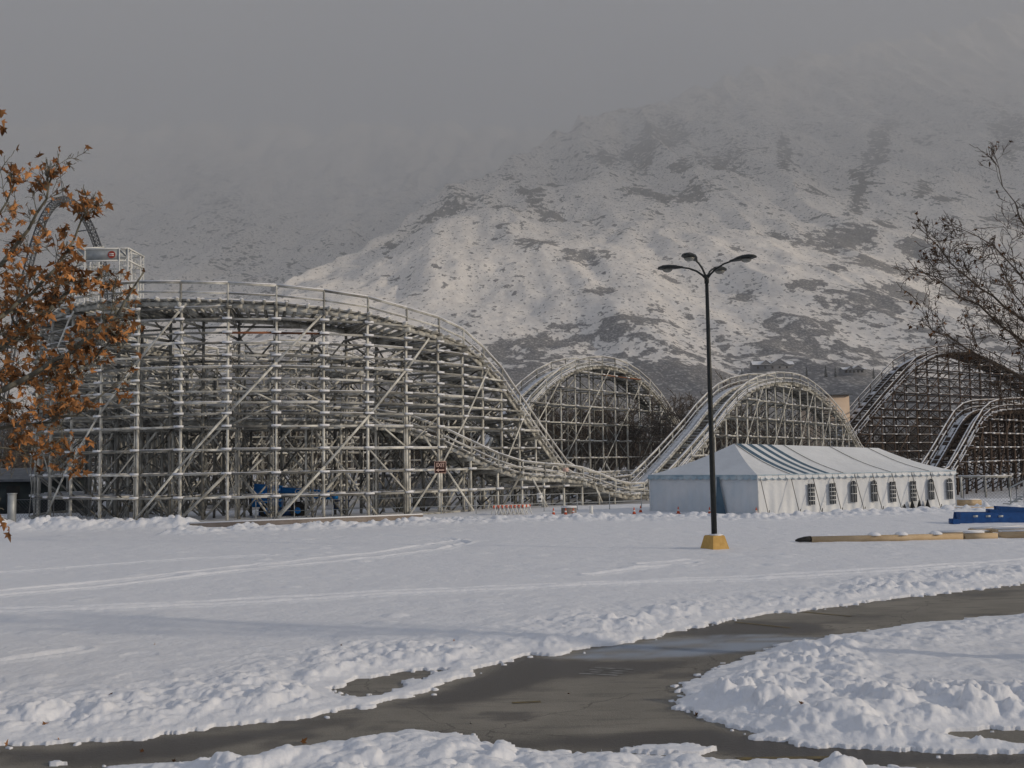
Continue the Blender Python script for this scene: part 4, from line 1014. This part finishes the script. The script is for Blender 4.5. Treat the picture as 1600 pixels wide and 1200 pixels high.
# blue steel frames and tan beams lying in the lot on the right
def beamobj(name, a_px, b_px, w, h, m_, lab, cat, grp, zoff=.13, drop=True, extra=None):
    a = G(*a_px); b_ = G(*b_px); c = (a+b_)/2; r = empty(name, (c[0], c[1], zoff)); tag(r, lab, cat, grp)
    q = MB(); q.beam((*(a-c)[:2], h/2), (*(b_-c)[:2], h/2), w, h); q.build('beam', [M[m_]], r)
    if extra: extra(r, a-c, b_-c)
    return r
def tip(r, a, b_):
    d_ = (b_-a)/np.linalg.norm(b_-a); q = MB(); q.tube([(*(a-d_*.02)[:2], .14), (*(a-d_*.25)[:2], .13), (*(a-d_*.5)[:2], .10), (*(a-d_*.62)[:2], .08)], [.11, .10, .07, .03], 10); q.build('dark_tip', [M['rubber']], r, True)
    q = MB(); 
    for t in (.42, .60, .83):
        c = a+(b_-a)*t; q.lathe((c[0], c[1]+.05, .21), [(.26, 0), (.24, .05), (.15, .11), (.05, .13)], 10)
    q.build('snow_patch', [M['snowcap']], r, True)
def cuts(r, a, b_):
    q = MB(); q.beam((*(a)[:2], .27), (*(a+(b_-a)*.6)[:2], .27), .2, .07); q.build('snow_patch', [M['snowcap']], r)
beamobj('long_beam', (1268, 853), (1503, 848), .26, .22, 'tan', 'long tan beam with a dark tapered tip lying on the snow', 'beam', 'tan beams lying in the lot', extra=tip)
beamobj('long_beam', (1507, 848), (1557, 847), .26, .22, 'tan', 'short tan beam in the gap between two longer beams', 'beam', 'tan beams lying in the lot', extra=cuts)
beamobj('long_beam', (1563, 846), (1760, 841), .26, .24, 'tan', 'tan beam running out of frame at the right edge', 'beam', 'tan beams lying in the lot', extra=cuts)
beamobj('plank', (1465, 842), (1590, 838), .5, .10, 'tan', 'snow-dusted plank lying behind the tan beams', 'plank', 'planks in the lot', zoff=.1, extra=lambda r, a, b_: cuts2(r, a, b_, .14)) if False else None
def plank(a_px, b_px, w, h, z, lab, m_='tan', snow=True):
    a = G(*a_px); b_ = G(*b_px); c = (a+b_)/2; q = MB(); q.beam((*(a-c)[:2], h/2), (*(b_-c)[:2], h/2), w, h)
    if snow: q.beam((*(a-c)[:2]*.96, h+.025), (*(b_-c)[:2]*.9, h+.025), w*.9, .05, 1)
    o = tag(q.build('plank', [M[m_], M['snowcap']]), lab, 'plank', 'planks lying on the snow'); o.location = (c[0], c[1], z)
plank((1462, 843), (1545, 841), .6, .12, .16, 'snow-covered plank resting behind the short tan beam')
plank((1520, 838), (1600, 834), .5, .14, .16, 'snow-covered plank farthest back in the beam pile')
plank((1555, 843), (1680, 838), .6, .12, .28, 'snow-covered plank at the right edge of the beam pile')
plank((1335, 807), (1455, 803), .25, .16, .16, 'tan plank lying in front of the tent', snow=False)
plank((1455, 803), (1560, 801), .25, .18, .16, 'tan plank lying past the right end of the tent', snow=False)
plank((1496, 795), (1530, 794.5), .8, .35, .2, 'short thick tan timber beside the tent right end')
FD = G(1540, 822)[1]
def frame_thing(x0, y0, x1, y1, x2, y2, x3, y3, dy, lab, thick=.5, marks=False):
    p = [P(x, y, FD+dy) for x, y in ((x0, y0), (x1, y1), (x2, y2), (x3, y3))]; c = np.array([p[0][0], FD+dy, 0]); r = empty('steel_girder', tuple(c)); tag(r, lab, 'girder', 'blue steel girders piled at the right')
    q = MB(); a = [tuple(k-c) for k in p]; b_ = [(k[0], k[1]+.06, k[2]) for k in a]
    for off in (0, thick):
        A_ = [(x, y+off, z) for x, y, z in a]; B_ = [(x, y+off, z) for x, y, z in b_]
        q.poly(A_); q.poly(B_[::-1])
        for k in range(4): q.poly([A_[k], B_[k], B_[(k+1) % 4], A_[(k+1) % 4]])
    q.build('side_plate', [M['blue']], r)
    q = MB()
    for t in (0.02, .25, .5, .75, .98):
        u_ = np.array(a[0])*(1-t)+np.array(a[1])*t; v_ = np.array(a[3])*(1-t)+np.array(a[2])*t; m_ = (u_+v_)/2
        q.beam(m_+np.array([0, .06, 0]), m_+np.array([0, thick, 0]), .08, np.linalg.norm(u_-v_)*.8)
    q.build('cross_member', [M['blue']], r)
    if marks:
        q = MB()
        for t in (.13, .24, .35):
            u_ = np.array(a[0])*(1-t)+np.array(a[1])*t; v_ = np.array(a[3])*(1-t)+np.array(a[2])*t; m_ = u_*.32+v_*.68
            q.beam(m_+np.array([-.10, -.015, 0]), m_+np.array([.12, -.015, 0]), .01, .09)
        q.build('pale_patch', [M['steel']], r)
frame_thing(1489, 819, 1500, 819, 1500, 811, 1489, 811, -.3, 'small blue steel stub at the left end of the blue pile', .4)
frame_thing(1499, 819, 1680, 818, 1680, 801, 1501, 801, 0, 'long blue steel frame lying flat with three pale patches', .7, True)
frame_thing(1547, 801, 1600, 801, 1600, 799, 1547, 795.5, .5, 'thin blue wedge frame resting on the blue pile', .4)
frame_thing(1562, 801, 1690, 801, 1690, 798, 1561, 791, .9, 'topmost tapering blue frame on the pile', .5)
# stair rail at the right edge
a = P(1578, 762, 62); b_ = P(1660, 722, 64); r = empty('stair', (a[0], 62, 0)); tag(r, 'pale metal stair with handrail at the right edge', 'stair'); o_ = np.array([a[0], 62, 0])
q = MB()
for dz in (0, -.9):
    q.beam(a-o_+np.array([0, 0, dz]), b_-o_+np.array([0, 0, dz]), .07, .07)
for t in (0, .25, .5, .75, 1): pt = (a+(b_-a)*t)-o_; q.beam((pt[0], pt[1], 0), pt, .05, .05)
q.build('handrail', [M['steel']], r)
q = MB()
for t in np.linspace(0, 1, 12): pt = (a+(b_-a)*t)-o_+np.array([0, .5, -1.0]); q.beam(pt, pt+np.array([.28, 0, 0]), 1.0, .05)
q.build('tread', [M['steel']], r)
# white cross-arms plank in front of the low brown hill
a = P(1497, 745, 80); b_ = P(1581, 745, 80); q = MB(); q.beam((0, 0, 0), tuple(b_-a), .08, .14); q.cap((0, 0, 0), tuple(b_-a), .08, .14, .05)
for t in (.05, .5, .95): e = (b_-a)*t; q.beam((e[0], e[1], 0), (e[0], e[1], -a[2]), .12, .12)
o = tag(q.build('timber_rail', [M['wood'], M['snowcap']]), 'single snowy timber rail on posts beside the low brown hill', 'rail'); o.location = tuple(a)

# ================================================================== HOUSES ON THE SLOPE
_mv = np.empty(len(mf.vertices)*3, np.float32); mf.vertices.foreach_get('co', _mv); _mv = _mv.reshape(-1, 3)
_mp = np.stack(PX(_mv), 1)
def mpt(x, y):
    i = np.argmin(((_mp-np.array([x, y]))**2).sum(1)); return _mv[i]
def mz(x, y):
    """world point on the front mountain seen at a pixel"""
    global _mv
    return None
def house(x0, x1, ybase, yeave, yridge, D_, lab):
    D_ = float(mpt((x0+x1)/2, ybase)[1])-6
    a = P(x0, ybase, D_); b_ = P(x1, ybase, D_); L = b_[0]-a[0]; ze = P(x0, yeave, D_)[2]-a[2]; zr = P(x0, yridge, D_)[2]-a[2]
    r = empty('hillside_house', (a[0], D_, a[2]-6)); tag(r, lab, 'house', 'houses on the lower slope'); Z0 = 6
    q = MB(); dpt = 14; q.beam((0, dpt/2, (ze+Z0)/2), (L, dpt/2, (ze+Z0)/2), dpt, ze+Z0); q.build('wall', [M['wall']], r)
    q = MB()
    def gable(xa, xb, zz, front):
        m_ = (xa+xb)/2
        if front:
            q.poly([(xa-1, -1.5, ze+Z0), (m_, -1.5, zz+Z0), (m_, dpt, zz+Z0), (xa-1, dpt, ze+Z0)]); q.poly([(m_, -1.5, zz+Z0), (xb+1, -1.5, ze+Z0), (xb+1, dpt, ze+Z0), (m_, dpt, zz+Z0)])
            q.poly([(xa, -1.0, ze+Z0), (xb, -1.0, ze+Z0), (m_, -1.0, zz+Z0-.4)], 1)
        else:
            q.poly([(xa-1, -1.6, ze+Z0-.2), (xb+1, -1.6, ze+Z0-.2), (xb+1, dpt/2, zz+Z0), (xa-1, dpt/2, zz+Z0)]); q.poly([(xa-1, dpt/2, zz+Z0), (xb+1, dpt/2, zz+Z0), (xb+1, dpt+1, ze+Z0), (xa-1, dpt+1, ze+Z0)])
            q.poly([(xa, -.1, ze+Z0), (xa, dpt, ze+Z0), (xa, dpt/2, zz+Z0)], 1); q.poly([(xb, -.1, ze+Z0), (xb, dpt, ze+Z0), (xb, dpt/2, zz+Z0)], 1)
    gable(0, L*.45, zr*.85, False); gable(L*.18, L*.45, zr*.9, True); gable(L*.42, L*.86, zr, True); gable(L*.8, L, zr*.8, False)
    q.build('roof', [M['snowcap'], M['wall']], r)
    for k in range(5):
        q = MB(); q.box((L*(.12+.18*k), -.15, ze*.5+Z0), (2.2, .2, 2.4)); q.build('window', [M['rubber']], r)
house(1177, 1240, 579, 570, 561, 1060, 'large grey house with gabled snowy roofs on the lower slope')
house(1318, 1353, 584, 577, 571, 1000, 'second house with a long snowy roof right of the large gabled house')

# ================================================================== TREES
def grow(B, tips, p, d, L, r, lvl, rs, wig=.18, grav=0., kids=(4, 6), seg=6, minr=.004):
    p = np.array(p, float); d = np.array(d, float)/np.linalg.norm(d); st = L/seg; nk = rs.randint(kids[0], kids[1]+1) if lvl > 0 else 0
    ks = sorted(rs.uniform(.18, 1, nk)*seg) if nk else []
    for i in range(seg):
        r1 = max(minr, r*(1-.75*(i+1)/seg)); r_0 = max(minr, r*(1-.75*i/seg))
        d = d+rs.normal(0, wig, 3)+np.array([0, 0, grav]); d /= np.linalg.norm(d); q = p+d*st
        B.beam(p, q, 2*r_0, 2*r_0, 0, w2=2*r1, h2=2*r1, shade=1)
        while ks and ks[0] < i+1:
            t = ks.pop(0)-i; c = p+(q-p)*t; a = rs.normal(0, 1, 3); a -= d*(a@d); a /= np.linalg.norm(a); an = rs.uniform(.45, .95)
            grow(B, tips, c, d*math.cos(an)+a*math.sin(an), L*rs.uniform(.35, .6), max(minr, r1*.6), lvl-1, rs, wig*1.1, grav, kids, max(3, seg-1), minr)
        p = q
    tips.append((p, d))
def limb(B, tips, pts, r0_, r1_, rs, lvl, dens, Lk, grav=0, kids=(3, 5), minr=.004):
    pts = [np.array(p, float) for p in pts]; c = np.array(pts); s_ = np.concatenate([[0], np.cumsum(np.linalg.norm(np.diff(c, axis=0), axis=1))]); tot = s_[-1]; n = max(6, int(tot/.25))
    t = np.linspace(0, tot, n); q = np.stack([np.interp(t, s_, c[:, k]) for k in range(3)], 1)
    for _ in range(2): q[1:-1] = (q[:-2]+2*q[1:-1]+q[2:])/4
    q[1:-1] += rs.normal(0, .02, (n-2, 3))
    for i in range(n-1):
        a = r0_+(r1_-r0_)*i/(n-1); b_ = r0_+(r1_-r0_)*(i+1)/(n-1); B.beam(q[i], q[i+1], 2*a, 2*a, 0, w2=2*b_, h2=2*b_, shade=1)
        d = (q[i+1]-q[i])/np.linalg.norm(q[i+1]-q[i])
        for _ in range(rs.poisson(dens*tot/n*(.4+.9*i/n))):
            v_ = rs.normal(0, 1, 3); v_ -= d*(v_@d); v_ /= np.linalg.norm(v_); an = rs.uniform(.35, .95)
            grow(B, tips, q[i], d*math.cos(an)+v_*math.sin(an)+np.array([0, 0, .12]), Lk*rs.uniform(.5, 1.15)*(1.15-.5*i/n), max(minr, b_*.5), lvl, rs, .16, grav, kids, 5, minr)
    tips.append((q[-1], d))
# -- leafy sycamore at the left
rs = np.random.RandomState(3); tb = MB(); tr = MB(); tips = []
tx = P(-300, 600, 16.5)[0]; tr_base = np.array([tx, 16.5, 0])
tree = empty('autumn_tree', tuple(tr_base)); tag(tree, 'pale-barked tree with dry orange-brown leaves at the left edge', 'tree')
def T_(x, y, D_): return P(x, y, D_)-tr_base
trunk_pts = [np.array([0, 0, 0]), np.array([.1, 0, 1.2]), np.array([.05, .05, 2.6]), np.array([.15, 0, 4.2]), np.array([.3, .1, 6.])]
tr.tube(trunk_pts, [.24, .2, .18, .15, .10], 12)
J = [trunk_pts[2], trunk_pts[3], trunk_pts[2]*.5+trunk_pts[1]*.5, trunk_pts[4]]
L1 = [([J[1], T_(-150, 600, 16.8), T_(-40, 565, 16.8), T_(50, 510, 16.6), T_(105, 460, 16.4), T_(160, 430, 16)], .07, .012, 3.2),
      ([J[1], T_(-120, 640, 16), T_(0, 612, 16), T_(90, 560, 15.6), T_(140, 530, 15.4), T_(195, 480, 15.2), T_(225, 425, 15.2)], .065, .009, 3.4),
      ([J[3], T_(-120, 480, 17), T_(-20, 430, 17), T_(40, 370, 17), T_(80, 300, 17), T_(92, 240, 17)], .05, .006, 3.0),
      ([J[3], T_(-150, 430, 16), T_(-50, 390, 16), T_(10, 330, 16), T_(30, 270, 16)], .04, .006, 2.4),
      ([J[0], T_(-130, 700, 16), T_(-20, 670, 16), T_(70, 660, 16), T_(130, 645, 15.8), T_(185, 600, 15.8)], .05, .007, 3.0),
      ([J[0], T_(-120, 720, 17), T_(-20, 700, 17.2), T_(60, 700, 17.4), T_(120, 712, 17.4)], .04, .006, 3.2),
      ([J[1], T_(-130, 560, 15.6), T_(-30, 520, 15.6), T_(60, 450, 15.6), T_(110, 390, 15.6), T_(150, 300, 15.6)], .05, .006, 2.6),
      ([J[2], T_(-140, 800, 15.5), T_(-70, 790, 15.3), T_(-10, 800, 15.2), T_(12, 812, 15.2)], .02, .004, .8),
      ([J[1], T_(-120, 610, 17.5), T_(-20, 590, 17.8), T_(70, 600, 18), T_(140, 575, 18), T_(185, 520, 18)], .05, .006, 3.2)]
for pts_, a, b_, dn in L1: limb(tb, tips, pts_, a, b_, rs, 2, dn*2.3, .74, 0, (3, 5), .0035)
tr.build('trunk', [M['barkl']], tree, True); tb.build('branches', [M['barkl']], tree)
# five-lobed dry leaf, folded along its midrib
lobes = [(0, 0), (.12, -.05), (.42, -.12), (.28, .12), (.55, .38), (.24, .36), (.20, .55), (0, .95)]
V = []; Fc = []; SH = []
def leaf(p, d, size):
    nrm = rs.normal(0, 1, 3); ax = np.array(d)*.5+np.array([0, 0, -.45])+rs.normal(0, .55, 3); ax /= np.linalg.norm(ax); nrm -= ax*(nrm@ax); nrm /= np.linalg.norm(nrm); sd_ = np.cross(ax, nrm)
    cup = rs.uniform(.15, .9); s0 = rs.uniform(.35, 1.55); curl = rs.uniform(-.4, .5)
    for sg_ in (-1, 1):
        i0 = len(V)
        for x, y in lobes: V.append(p+size*(ax*y+sd_*(x*sg_*math.cos(cup))+nrm*(abs(x)*math.sin(cup)+curl*(y-.3)**2)))
        SH.extend([s0*(1 if sg_ > 0 else .9)]*8)
        f_ = [(0, 1, 3), (1, 2, 3), (0, 3, 5), (3, 4, 5), (0, 5, 7), (5, 6, 7)]
        Fc.extend([tuple(i0+k for k in (t if sg_ > 0 else t[::-1])) for t in f_])
inview = []
for p, d in tips:
    x, y = PX(p+tr_base)
    if x > -120: inview.append((p, d, x, y))
rs.shuffle(inview)
for p, d, x, y in inview[:4200]:
    keep = .9 if (x < 150 and 330 < y < 730) else .6
    if y > 745: keep = .15
    if rs.rand() < keep*.5:
        for _ in range(rs.choice([1, 1, 2])): leaf(p+rs.normal(0, .04, 3), d, rs.uniform(.09, .17))
for x, y in ((8, 822), (16, 830), (3, 815), (13, 838), (90, 236), (60, 252), (120, 742), (28, 690), (6, 205), (2, 195), (3, 240), (2, 178)): leaf(T_(x, y-6, 15.8), (0, 0, -1), .17)
me = bpy.data.meshes.new('leaves'); me.from_pydata([tuple(v_) for v_ in V], [], Fc); a = me.attributes.new('shade', 'FLOAT', 'POINT'); a.data.foreach_set('value', SH); me.update()
link('leaves', me, tree, [M['leaf']])
for k in range(26):
    p, d, x, y = inview[(k*7) % len(inview)]
    if y < 700:
        q = MB(); q.lathe(p-np.array([0, 0, .10]), [(.008, .04), (.020, .03), (.025, .01), (.02, -.01), (.006, -.02)], 7); q.beam(p, p-np.array([0, 0, .06]), .003, .003); q.build('seed_ball', [M['bark']], tree)
V = []; Fc = []; SH = []
for k in range(16):
    x, y = (rs.uniform(0, 1500), rs.uniform(1000, 1190)) if k > 4 else (rs.uniform(0, 500), rs.uniform(1130, 1195)); g_ = G(x, y)
    ix = np.argmin(np.abs(rows-g_[1])); iy = np.argmin(np.abs(Xg[ix]-g_[0])); g_[2] = max(.02, T[ix, iy]+.03); leaf(g_, (rs.normal(), rs.normal(), .4), rs.uniform(.06, .11))
me = bpy.data.meshes.new('fallen_leaves'); me.from_pydata([tuple(v_) for v_ in V], [], Fc); a = me.attributes.new('shade', 'FLOAT', 'POINT'); a.data.foreach_set('value', [s_*.6 for s_ in SH]); me.update()
tag(link('fallen_leaves', me, None, [M['leaf']]), kind='stuff')
# -- bare tree at the right
rs = np.random.RandomState(12); tb = MB(); tr = MB(); tips = []
BK = .66; bx = P(1830, 600, 24*BK)[0]; tr_base = np.array([bx, 24.*BK, 0])
def T_(x, y, D_): return P(x, y, D_*BK)-tr_base
tree = empty('bare_tree', tuple(tr_base)); tag(tree, 'dark leafless tree reaching in from the right edge', 'tree')
tr.tube([(0, 0, 0), (-.1, 0, 1.6), (0, .1, 3.2), (-.1, 0, 4.6), (-.05, 0, 7.5)], [.20, .16, .14, .12, .06], 12)
J = [np.array([-.03, 0, 2.7]), np.array([0, .05, 3.6]), np.array([-.1, 0, 4.6]), np.array([-.05, 0, 6.5])]
for pts_, a, b_, dn in (([J[0], T_(1740, 660, 24), T_(1640, 610, 23.6), T_(1560, 570, 23.4), T_(1510, 548, 23.4), T_(1440, 500, 23.4)], .075, .008, 4.2),
        ([J[1], T_(1740, 600, 24), T_(1650, 545, 24), T_(1570, 480, 24), T_(1500, 425, 24), T_(1432, 352, 24)], .07, .007, 4.2),
        ([J[1], T_(1750, 640, 24.6), T_(1660, 590, 25), T_(1590, 530, 25), T_(1520, 470, 25), T_(1440, 425, 25), T_(1418, 404, 25)], .065, .007, 4.4),
        ([J[2], T_(1730, 540, 24), T_(1660, 500, 24), T_(1590, 430, 24), T_(1540, 370, 24), T_(1476, 350, 24)], .05, .006, 3.2),
        ([J[3], T_(1720, 480, 23), T_(1650, 420, 23), T_(1600, 350, 23), T_(1570, 295, 23), T_(1545, 240, 23)], .05, .006, 2.6),
        ([J[2], T_(1760, 570, 23), T_(1680, 540, 22.6), T_(1620, 500, 22.5), T_(1570, 440, 22.5), T_(1545, 380, 22.5)], .05, .006, 3.6),
        ([J[0], T_(1760, 700, 25), T_(1680, 660, 25.5), T_(1610, 600, 25.5), T_(1540, 560, 25.5), T_(1490, 540, 25.5)], .05, .006, 3.6),
        ([J[0], T_(1770, 690, 24), T_(1700, 640, 24), T_(1650, 600, 24), T_(1600, 540, 24), T_(1560, 500, 24)], .05, .006, 4.5),
        ([J[0], T_(1770, 720, 24), T_(1700, 690, 24), T_(1650, 660, 24), T_(1600, 640, 24), T_(1560, 620, 24)], .04, .006, 4.0),
        ([J[3], T_(1740, 430, 25), T_(1690, 380, 25), T_(1660, 320, 25), T_(1640, 280, 25)], .04, .006, 2.0)):
    limb(tb, tips, pts_, a*.42, b_*.5, rs, 2, dn*2.3, .72, .02, (3, 5), .0026)
M['bark2'] = mat('brown_bark', (.075, .056, .042), .9, noise=3, col2=(.13, .10, .078))
tr.build('trunk', [M['bark2']], tree, True); tb.build('branches', [M['bark2']], tree)
V = []; Fc = []; SH = []; rs.shuffle(tips)
n_l = 0
for p, d in tips:
    x, y = PX(p+tr_base)
    if 1400 < x < 1640 and rs.rand() < .10: leaf(p, d, rs.uniform(.05, .08)); n_l += 1
for x, y in ((1424, 470), (1428, 478), (1433, 472), (1545, 254), (1440, 505)): leaf(T_(x, y, 23.5), (0, 0, -1), .09)
me = bpy.data.meshes.new('leaves'); me.from_pydata([tuple(v_) for v_ in V], [], Fc); a = me.attributes.new('shade', 'FLOAT', 'POINT'); a.data.foreach_set('value', [s_*.35 for s_ in SH]); me.update(); link('leaves', me, tree, [M['leaf']])
# -- belt of bare trees behind the coaster
protos = []
for k in range(5):
    rs = np.random.RandomState(40+k); B = MB(); tips = []; Tn = MB(); r = empty('background_tree'); H = 4.2
    Tn.tube([(0, 0, 0), (.1, 0, 1.2), (0, .1, 2.6)], [.28, .22, .16], 8); Tn.build('trunk', [M['twig']], r)
    for j in range(7):
        a = j*2.4+rs.rand(); B_d = (math.cos(a)*.55, math.sin(a)*.55, 1); grow(B, tips, (0, 0, 1.3+.2*j), B_d, rs.uniform(5, 7), .10, 3, rs, .14, .02, (4, 6), 6, .022)
    B.build('crown', [M['twig']], r); protos.append(r)
rs = np.random.RandomState(77); first = [True]*5; cnt = 0
labels = 'leafless brown tree in the dense belt behind the coaster'
for row, (D_, stp) in enumerate(((128, 46), (150, 38), (178, 34), (215, 32))):
    x = -60+rs.rand()*20
    while x < 1680:
        if x > 1215 and D_ < 170: x += 40; continue
        Dd = D_+rs.uniform(-8, 8); k = rs.randint(5); o = protos[k] if first[k] else copy_tree(protos[k]); first[k] = False
        p = P(x, 700, Dd); sc_ = rs.uniform(.75, 1.25)*(1 if x > 450 else .95); o.location = (p[0], Dd, 0); o.rotation_euler.z = rs.uniform(0, 6.3); o.scale = (sc_*1.1, sc_*1.1, sc_)
        tag(o, labels, 'tree', 'leafless trees behind the coaster'); x += stp*rs.uniform(.7, 1.4); cnt += 1
protos = []
for k in range(2):
    rs2 = np.random.RandomState(90+k); r = empty('conifer'); q = MB(); q.tube([(0, 0, 0), (0, 0, 11)], [.2, .04], 6); q.build('trunk', [M['bark']], r); q = MB()
    for z in np.arange(.8, 11, .32):
        n = 9; rad = 2.4*(1-z/11.4)**.9
        for j in range(n):
            a = rs2.uniform(0, 6.28); l = rad*rs2.uniform(.6, 1.1); e_ = np.array([math.cos(a), math.sin(a), -.28])*l
            for f_ in (0, .35, .6): q.beam(np.array([0, 0, z])+e_*f_, np.array([0, 0, z])+e_*(f_+.4)+rs2.normal(0, .12, 3), .34*(1-f_), .10, 0, w2=.05, h2=.03)
    q.build('crown', [M['conifer']], r); protos.append(r)
first = [True, True]
for i, (x, yb, D_, sc_, lab) in enumerate(((1068, 735, 170, .95, 'dark conifer standing alone between the second and third hills'), (1352, 720, 300, .8, 'dark conifer left of the brown timber hill'),
        (1262, 588, 990, 1.9, 'conifer just right of the large gabled house'), (1292, 590, 985, 2.2, 'tall conifer between the two hillside houses'), (1306, 590, 980, 1.9, 'conifer touching the second hillside house'),
        (1366, 592, 970, 2.0, 'conifer right of the second hillside house'), (1160, 588, 1000, 1.7, 'conifer left of the large gabled house'), (1405, 592, 960, 2.1, 'distant conifer above the brown timber hill'))):
    k = i % 2; o = protos[k] if first[k] else copy_tree(protos[k]); first[k] = False; p = P(x, yb, D_)
    if D_ > 400: p = mpt(x, yb)
    o.location = (p[0], p[1], 0 if D_ < 400 else p[2]-1); o.scale = (sc_*(1 if D_ < 400 else .55),)*3
    tag(o, lab, 'conifer')

# ================================================================== AIR
hz = MB(); hz.beam((-15000, 6500, 1498.5), (15000, 6500, 1498.5), 18000, 3055)
m = bpy.data.materials.new('haze'); m.use_nodes = True; nt = m.node_tree; nt.nodes.clear(); out = nt.nodes.new('ShaderNodeOutputMaterial'); pv = nt.nodes.new('ShaderNodeVolumePrincipled')
pv.inputs['Color'].default_value = (*HAZE_COL, 1); pv.inputs['Density'].default_value = HAZE; pv.inputs['Anisotropy'].default_value = 0.0
nt.links.new(pv.outputs[0], out.inputs['Volume'])
if HAZE > 0: tag(hz.build('haze', [m]), kind='stuff')
cb = MB(); cb.beam((-14500, 8400, 2175), (14500, 8400, 2175), 13600, 2250)
m = bpy.data.materials.new('cloud'); m.use_nodes = True; nt = m.node_tree; nt.nodes.clear(); out = nt.nodes.new('ShaderNodeOutputMaterial'); pv = nt.nodes.new('ShaderNodeVolumePrincipled')
pv.inputs['Color'].default_value = (*HAZE_COL, 1); pv.inputs['Density'].default_value = CLOUD; pv.inputs['Anisotropy'].default_value = 0.0
nt.links.new(pv.outputs[0], out.inputs['Volume'])
if CLOUD > 0: tag(cb.build('low_cloud', [m]), kind='stuff')
